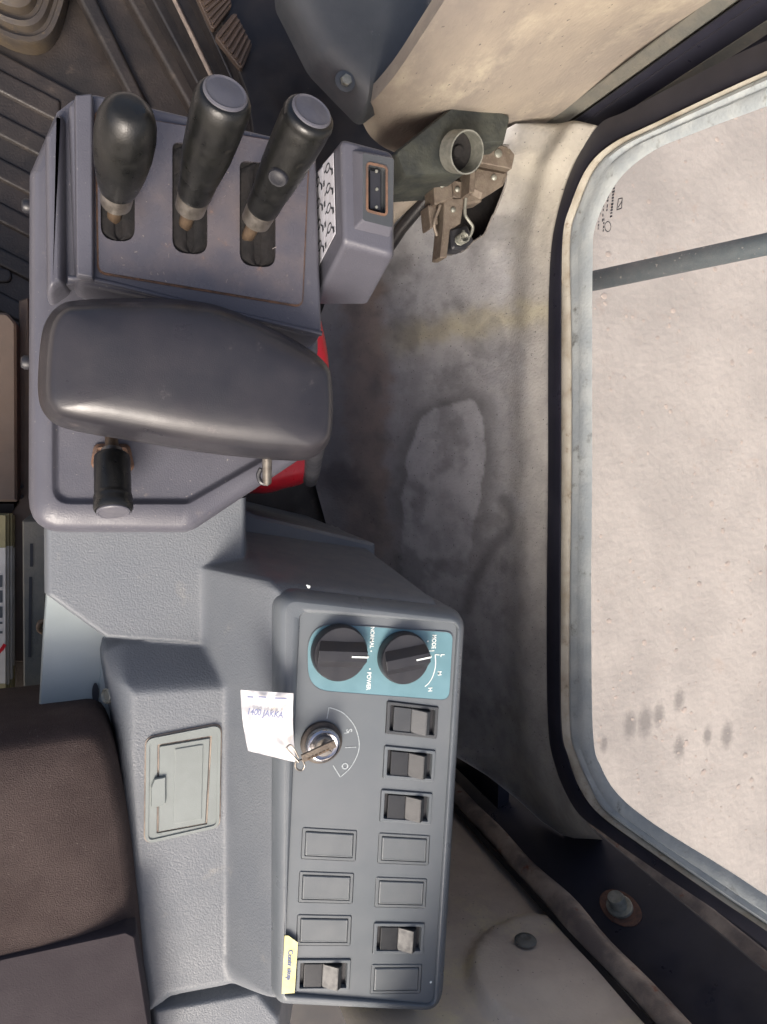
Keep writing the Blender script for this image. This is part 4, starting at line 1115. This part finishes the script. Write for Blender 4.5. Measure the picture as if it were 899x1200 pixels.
# lettering on the teal label: reads down the photograph
dn3 = Vector((-vb.x, -vb.y, 0)); rt3 = Vector((ub.x, ub.y, 0))
def tx(s, c, h, mat='print', z=ZL, sx=1.0, u=dn3, v=rt3, parent=sc, name='lettering'):
    p_ = xy(*c, z); return text(name, s, Vector((p_.x, p_.y, z)), u, v, h, M[mat], parent, sx=sx)
tx('NORMAL', (436, 747), .0040, sx=.92)
tx('POWER', (432, 798), .0042, sx=.88)
for c in ((435, 763), (433.5, 784)):
    p_ = xy(*c, ZL); link_bm('dot', lathe([(0, .0008), (.0002, .0008)], Vector((p_.x, p_.y, ZL)), Vector((p_.x, p_.y, 1)), 10), M['print'], sc)
tx('MODE', (508.5, 752), .0044, sx=.82)
tx('L', (518.5, 768), .0042); tx('M', (515, 789), .0042); tx('H', (504, 808), .0044)
p_ = xy(501.5, 751.5, ZL); link_bm('dot', lathe([(0, .0009), (.0002, .0009)], Vector((p_.x, p_.y, ZL)), Vector((p_.x, p_.y, 1)), 10), M['print'], sc)
link_bm('scale_line', strip(smooth_open([P(*p, ZL) for p in ((510, 767), (510.5, 778), (509, 787), (506, 795), (502, 801), (498, 804.5))], 5), .0009, .0002), M['print'], sc, smooth=0)
link_bm('scale_line', strip([P(510, 767, ZL), P(515, 767.5, ZL)], .0008, .0002), M['print'], sc, smooth=0)
link_bm('scale_line', strip([P(501, 763, ZL), P(509, 762.5, ZL)], .0008, .0002), M['print'], sc, smooth=0)
# ignition lock
ic = xy(378, 872, ZQ + .006); I0 = Vector((ic.x, ic.y, ZQ))
ig = bpy.data.objects.new('ignition_lock', None); COL.objects.link(ig); ig.parent = sc; ig.location = I0 - Vector(sc.location); ig.empty_display_size = .01
M['lockring'] = material('dirty lock collar', srgb(84, 76, 68), .6, srgb(64, 58, 54), 120, .8, grain=.0003)
link_bm('collar', lathe([(0, .0205), (.003, .0205), (.0045, .019), (.005, .0165)], I0, I0 + zz, 40), M['lockring'], ig, smooth=40)
link_bm('bezel', lathe([(.004, .0172), (.009, .0168), (.0115, .0155), (.012, .0135), (.0105, .0115), (.0105, .0001)], I0, I0 + zz, 40), M['chrome'], ig, smooth=50)
link_bm('barrel', lathe([(.010, .0095), (.0135, .0095), (.0145, .0085), (.0145, .0001)], I0, I0 + zz, 32), M['steel'], ig, smooth=40)
bm = bmesh.new(); box(bm, I0 + zz * .0147, rt3, dn3, zz, .0065, .0022, .0008)
link_bm('key_slot', bm, M['ink'], ig, smooth=0)
# scale around the lock
ZS = ZQ + .0002
arc = [(383.3, 842), (385.6, 829), (395, 832), (404, 837), (415, 850), (420.6, 867), (419.7, 882), (411, 899), (398.9, 910.7), (390.3, 897)]
ap = [P(*arc[0], ZS)] + smooth_open([P(*p, ZS) for p in arc[1:-1]], 6) + [P(*arc[-1], ZS)]
link_bm('scale_line', strip(ap, .0009, .0002), M['dim'], sc, smooth=0)
tx('S', (409, 856), .0058, 'dim', ZS); tx('I', (411, 876), .0056, 'dim', ZS, u=rt3, v=Vector((vb.x, vb.y, 0))) if False else None
link_bm('scale_line', strip([P(404.5, 876, ZS), P(417.5, 875.5, ZS)], .0009, .0002), M['dim'], sc, smooth=0)
link_bm('scale_line', strip([P(403.5, 859, ZS), P(409, 858.5, ZS)], .0008, .0002), M['dim'], sc, smooth=0)
tx('O', (404, 898), .0062, 'dim', ZS, u=(dn3 * .7 + rt3 * .7), v=(rt3 * .7 - dn3 * .7))
# yellow tape
ty = [xy(*p, .7004) for p in ((333.5, 1096), (338, 1096), (349, 1104), (345, 1163), (330, 1164))]
yt = link_bm('yellow_label', loft([up(ty, .7008), up(ty, .7013)]), M['yellow'], sc, smooth=0)
text('lettering', 'Contr stop', P(339.5, 1131, .7016), dn3, rt3, .0048, M['blueink'], yt, sx=1.0)
# paint chips on the rim
for c, r in (((362, 687.5), .0016), ((360, 686), .001), ((505, 1151), .0014)):
    p_ = P(*c, .695 if c[1] < 700 else ZQ + .0001); link_bm('paint_chip', lathe([(0, r), (.0006, r * .6)], p_, p_ + zz, 7), M['print'], sc)

# ashtray
ZA = .6225
def AS(px, py): return xy(px, py, ZA)
ash = bpy.data.objects.new('ashtray', None); COL.objects.link(ash); ash.parent = sc; ash.location = P(214, 920, .60) - Vector(sc.location); ash.empty_display_size = .02
ao = rnd([AS(*p) for p in ((171.5, 866), (259, 849), (257, 969), (170, 989))], .0085, 8)
ai = rnd([AS(*p) for p in ((184.5, 872.5), (248.5, 862), (243, 966), (183.5, 977))], .0012, 3)
M['ash'] = material('pale grey green ashtray plastic', srgb(124, 131, 129), .5, srgb(112, 118, 116), 30, .5, grain=.00012, gs=900)
link_bm('tray_gap', pad(off(ao, -.0013), [(0, .60), (0, .6208), (.0005, .6212)], shrink=()), M['hose'], ash)
link_bm('tray_frame', plate(ao, [ai], ZA, .004, side=.003), M['ash'], ash, smooth=20)
bm = strip([Vector((p.x, p.y, ZA - .0002)) for p in off(ao, .0016)], .003, .0014, closed=True)
link_bm('frame_bead', bm, M['ash'], ash)
lid = link_bm('lid', pad(off(ai, .0019), [(0, ZA - .0036), (0, ZA + .0002), (.0006, ZA + .0010)], shrink=()), M['ash'], ash)
q = rnd([AS(*p) for p in ((205, 877), (238, 871.5), (236, 959), (203, 965))], .0008, 3)
link_bm('lid_panel', pad(q, [(0, ZA + .0009), (0, ZA + .0016), (.0007, ZA + .0022)], shrink=()), M['ash'], lid)
q = rnd([AS(*p) for p in ((177, 921), (181, 911), (194, 908.5), (194, 939), (188, 943), (177, 944))], .0007, 3)
link_bm('pull_tab', pad(q, [(0, ZA - .0005), (0, ZA + .0035), (.0008, ZA + .0044)], shrink=()), M['ash'], lid)

# ================================================================== KEY + TAG
ky = root('ignition_key', I0 + zz * .0146, 'steel key in the ignition lock with a small wire loop', 'key')
ka, kb = P(354, 889, ZQ + .027), P(393, 871, ZQ + .025)
ku = (kb - ka).normalized(); kv = zz.cross(ku).normalized()
bm = bmesh.new(); box(bm, (ka + kb) / 2, ku, kv, zz, (kb - ka).length, .0075, .0030); bev(bm, .0007)
link_bm('key_head', bm, M['rustlatch'], ky)
for k in range(6):
    c = ka.lerp(kb, .18 + k * .11) + zz * .0017 - kv * .0022; bm = bmesh.new(); box(bm, c, ku, kv, zz, .0026, .0016, .0006); link_bm('tooth', bm, M['brass'], ky, smooth=0)
bm = bmesh.new(); box(bm, I0 + zz * .020, rt3, dn3, zz, .0075, .0022, .013)
link_bm('key_shaft', bm, M['steel'], ky, smooth=0)
lp = [P(*p, z_) for p, z_ in (((354, 890), .722), ((347, 893), .722), ((347, 900), .72), ((353, 903), .718), ((357, 897), .719), ((354, 890), .722))]
link_bm('wire_loop', tube(smooth_open(lp, 5), .0009, 8), M['steel'], ky)
link_bm('wire_loop', tube(smooth_open([P(*p, .7235) for p in ((350, 893), (342, 884), (336, 877), (340, 873), (345, 878), (350, 888))], 5), .0008, 8), M['steel'], ky)
pt = root('paper_tag', P(318, 850, .712), 'crumpled white paper tag with faded handwriting tied to the key', 'tag')
rows_ = []
TL, TR, BR, BL_ = (282, 808.5), (344, 812.5), (347, 893.5), (291, 880)
bm = bmesh.new()
for j in range(21):
    row = []
    for i in range(17):
        s, t_ = i / 16, j / 20
        px = (TL[0] * (1 - s) + TR[0] * s) * (1 - t_) + (BL_[0] * (1 - s) + BR[0] * s) * t_
        py = (TL[1] * (1 - s) + TR[1] * s) * (1 - t_) + (BL_[1] * (1 - s) + BR[1] * s) * t_
        px += 2.0 * math.sin(t_ * 3.1) * (1 - s) * -1 - 2 * s * math.sin(t_ * 3.14)
        z = .719 + .003 * math.sin(s * 2.6 + t_ * 2) + .0014 * noise.noise(Vector((s * 3, t_ * 4, 2))) + .0016 * noise.noise(Vector((s * 7, t_ * 7, 5)))
        row.append(bm.verts.new(P(px, py, z)))
    rows_.append(row)
for a, b in zip(rows_, rows_[1:]):
    for i in range(16): bm.faces.new((a[i], b[i], b[i + 1], a[i + 1]))
geo = bmesh.ops.extrude_face_region(bm, geom=bm.faces[:])
for v in geo['geom']:
    if isinstance(v, bmesh.types.BMVert): v.co.z -= .0003
link_bm('paper', bm, M['paper'], pt, smooth=60)
zt2 = .7245
text('handwriting', '1400 JAKKA', P(311, 836, zt2), rt3, Vector((vb.x, vb.y, 0)), .0058, M['blueink'], pt, sx=.80, th=.0001)
for (a, b) in (((290, 816.5), (297, 816.8)), ((303, 816.5), (312, 817)), ((322, 818), (336, 818.4))):
    link_bm('printed_dash', strip([P(*a, zt2), P(*b, zt2)], .0012, .0002), M['blueink'], pt, smooth=0)

# ================================================================== SEAT, LOWER LEFT
se = root('driver_seat', P(60, 1100, .35), 'brown fabric operator seat edge with a plum vinyl lower panel at the bottom left', 'seat')
q = smooth_closed([xy(*p, .635) for p in ((-300, 880), (-60, 866), (60, 852), (104, 847), (121, 854), (136, 890), (150, 960), (160, 1040), (168, 1120), (172, 1200), (168, 1330), (-100, 1420), (-320, 1300))], 8)
q = resample(q, 160)
link_bm('cushion', pad(q, [(.012, .45), (.003, .56), (0, .60), (.0005, .625), (.004, .638), (.010, .647)], shrink=(.98, .95, .92, .85, .7, .5, .25), crown=.018), M['fabric'], se, smooth=180)
q = rnd([xy(*p, .668) for p in ((-320, 1210), (0, 1122), (148, 1090), (160, 1096), (178, 1210), (182, 1340), (-320, 1420))], [.01, .01, .006, .006, .02, .02, .01], 5)
link_bm('vinyl_panel', pad(q, [(.001, .60), (0, .660), (.001, .666), (.003, .668)], shrink=()), M['vinyl'], se)

bm = bmesh.new(); box(bm, Vector((.08, -.80, .24)), Vector((1, 0, 0)), Vector((0, 1, 0)), zz, .43, .40, .48)  # added dark filler box, hides the bright gap below the console
props(link_bm('dark_filler', bm, M['railblack'], smooth=0), kind='structure')
# ---------------- pale metal seat base plate and slide rails
bpn = root('seat_base_plate', P(80, 800, .3), 'pale grey green metal plate between the seat and the side console', 'panel')
q = rnd([xy(*p, .55) for p in ((56, 660), (150, 730), (150, 960), (38, 960), (50, 740))], .003, 3)
link_bm('plate', pad(q, [(0, .25), (0, .546), (.002, .55)], shrink=()), M['lightmetal'], bpn)
q = rnd([xy(*p, .554) for p in ((122, 745), (160, 760), (160, 960), (101, 960))], .002, 3)
link_bm('fold', pad(q, [(0, .5502), (0, .553), (.001, .5542)], shrink=()), M['lightmetal'], bpn)
for (c, z_, rx, ry) in (((112, 812), .5552, .0035, .011), ((127, 815), .56, .005, .0115)):
    p_ = P(*c, z_)
    ring_ = [p_ + Vector((rx * math.cos(a * .3927), ry * math.sin(a * .3927), 0)) for a in range(16)]
    if c[0] < 120: link_bm('painted_hole', loft([ring_, [v + zz * .001 for v in ring_]]), M['ink'], bpn)  # dark disc painted for the shaded inside of a hole
p_ = P(128, 815, .585)
link_bm('wall_screw', lathe([(0, .0078), (.004, .0078), (.005, .0065), (.003, .005), (.003, .0001)], p_, p_ + Vector((-.8, .1, .6)), 20), M['galv'], sc)
sl_ = root('seat_slide', P(40, 740, .3), 'narrow worn seat slide channel beside the pale plate', 'rail')
q = rnd([xy(*p, .36) for p in ((26, 610), (58, 610), (52, 760), (44, 900), (28, 900))], .002, 3)
link_bm('channel', pad(q, [(0, .20), (0, .357), (.002, .36)], shrink=()), M['rubber'], sl_)
for a, b in (((37, 637), (37, 664)), ((36, 676), (35, 770))):
    link_bm('slot', strip([P(*a, .3604), P(*b, .3604)], .0034, .0006), M['ink'], sl_, smooth=0)
link_bm('catch', tube(smooth_open([P(*p, .372) for p in ((52, 728), (47, 730), (46, 737), (51, 741))], 5), .0035, 10), M['brass'], sl_)

# ---------------- brown side plate at the far left
br = root('brown_side_plate', P(10, 500, .2), 'brown painted metal side plate at the left edge beside the lever console', 'panel')
q = rnd([xy(*p, .30) for p in ((-200, 366), (8, 366), (19, 378), (20, 588), (-200, 588))], [.01, .01, .012, .002, .01], 5)
link_bm('plate', pad(q, [(0, .002), (0, .297), (.003, .30)], shrink=()), M['brownpaint'], br)
q = rnd([xy(*p, .26) for p in ((22, 352), (34, 348), (40, 620), (33, 776), (16, 776), (14, 600), (22, 588))], .002, 3)
link_bm('bracket', pad(q, [(0, .002), (0, .257), (.002, .26)], shrink=()), M['brownpaint'], br)
q = rnd([xy(*p, .26) for p in ((-120, 590), (16, 590), (18, 776), (33, 778), (33, 900), (-120, 900))], .002, 3)
link_bm('shelf', pad(q, [(0, .002), (0, .237), (.002, .24)], shrink=()), M['mat'], br)
for c in ((25, 570), (25, 582)):
    p_ = P(*c, .262); link_bm('screw', lathe([(0, .003), (.003, .0028), (.003, .0001)], p_, p_ + zz, 10), M['ink'], br)

# ---------------- stack of booklets
for k, (x1_, x0_, y0_, y1_) in enumerate(((16.8, -90, 604, 812), (14.6, -92, 602, 828), (10.5, -94, 602, 834), (6.5, -98, 604, 833))):
    z0_ = .262 + k * .009; z1_ = z0_ + .0085
    wds = ('lowest of the four white booklets stacked at the left edge', 'second from the bottom of the white booklets at the left edge', 'second from the top of the white booklets at the left edge', 'topmost white booklet with grey lettering and a red mark at the left edge')
    rb_ = root('booklet', P(5, 700, z0_), wds[k], 'booklet', 'booklets stacked at the left edge')
    def bq(ya, yb, e): return [xy(x0_, ya, z1_), xy(x1_, ya, z1_), xy(x1_ + e, yb, z1_), xy(x0_, yb, z1_)]
    ym, yn = y0_ + 38, y1_ - 32
    link_bm('cover', loft([up(bq(ym, yn, .0), z0_), up(bq(ym, yn, 0), z1_)]), M['mag'], rb_, smooth=0)
    link_bm('band', loft([up(bq(y0_, ym - .2, .0), z0_), up(bq(y0_, ym - .2, 0), z1_)]), M['magband'], rb_, smooth=0)
    link_bm('band', loft([up(bq(yn + .2, y1_, .0), z0_), up(bq(yn + .2, y1_, 0), z1_)]), M['magband'], rb_, smooth=0)
    if k == 3:
        M['magink'] = material('grey printed letters', srgb(70, 76, 80), .6)
        for (ya, yb) in ((674, 688), (692, 706), (711, 724)):
            q = [xy(-30, ya, z1_), xy(3, ya, z1_), xy(3, yb, z1_), xy(-30, yb, z1_)]
            link_bm('lettering', loft([up(q, z1_ + .0002), up(q, z1_ + .0005)]), M['magink'], rb_, smooth=0)
        for ya in (730, 741):
            link_bm('lettering', strip([P(-20, ya, z1_ + .0003), P(3, ya, z1_ + .0003)], .003, .0003), M['magink'], rb_, smooth=0)
        link_bm('red_swoosh', strip(smooth_open([P(*p, z1_ + .0003) for p in ((-30, 768), (-8, 768), (1, 762), (6, 755))], 5), .0045, .0003), M['red'], rb_, smooth=0)
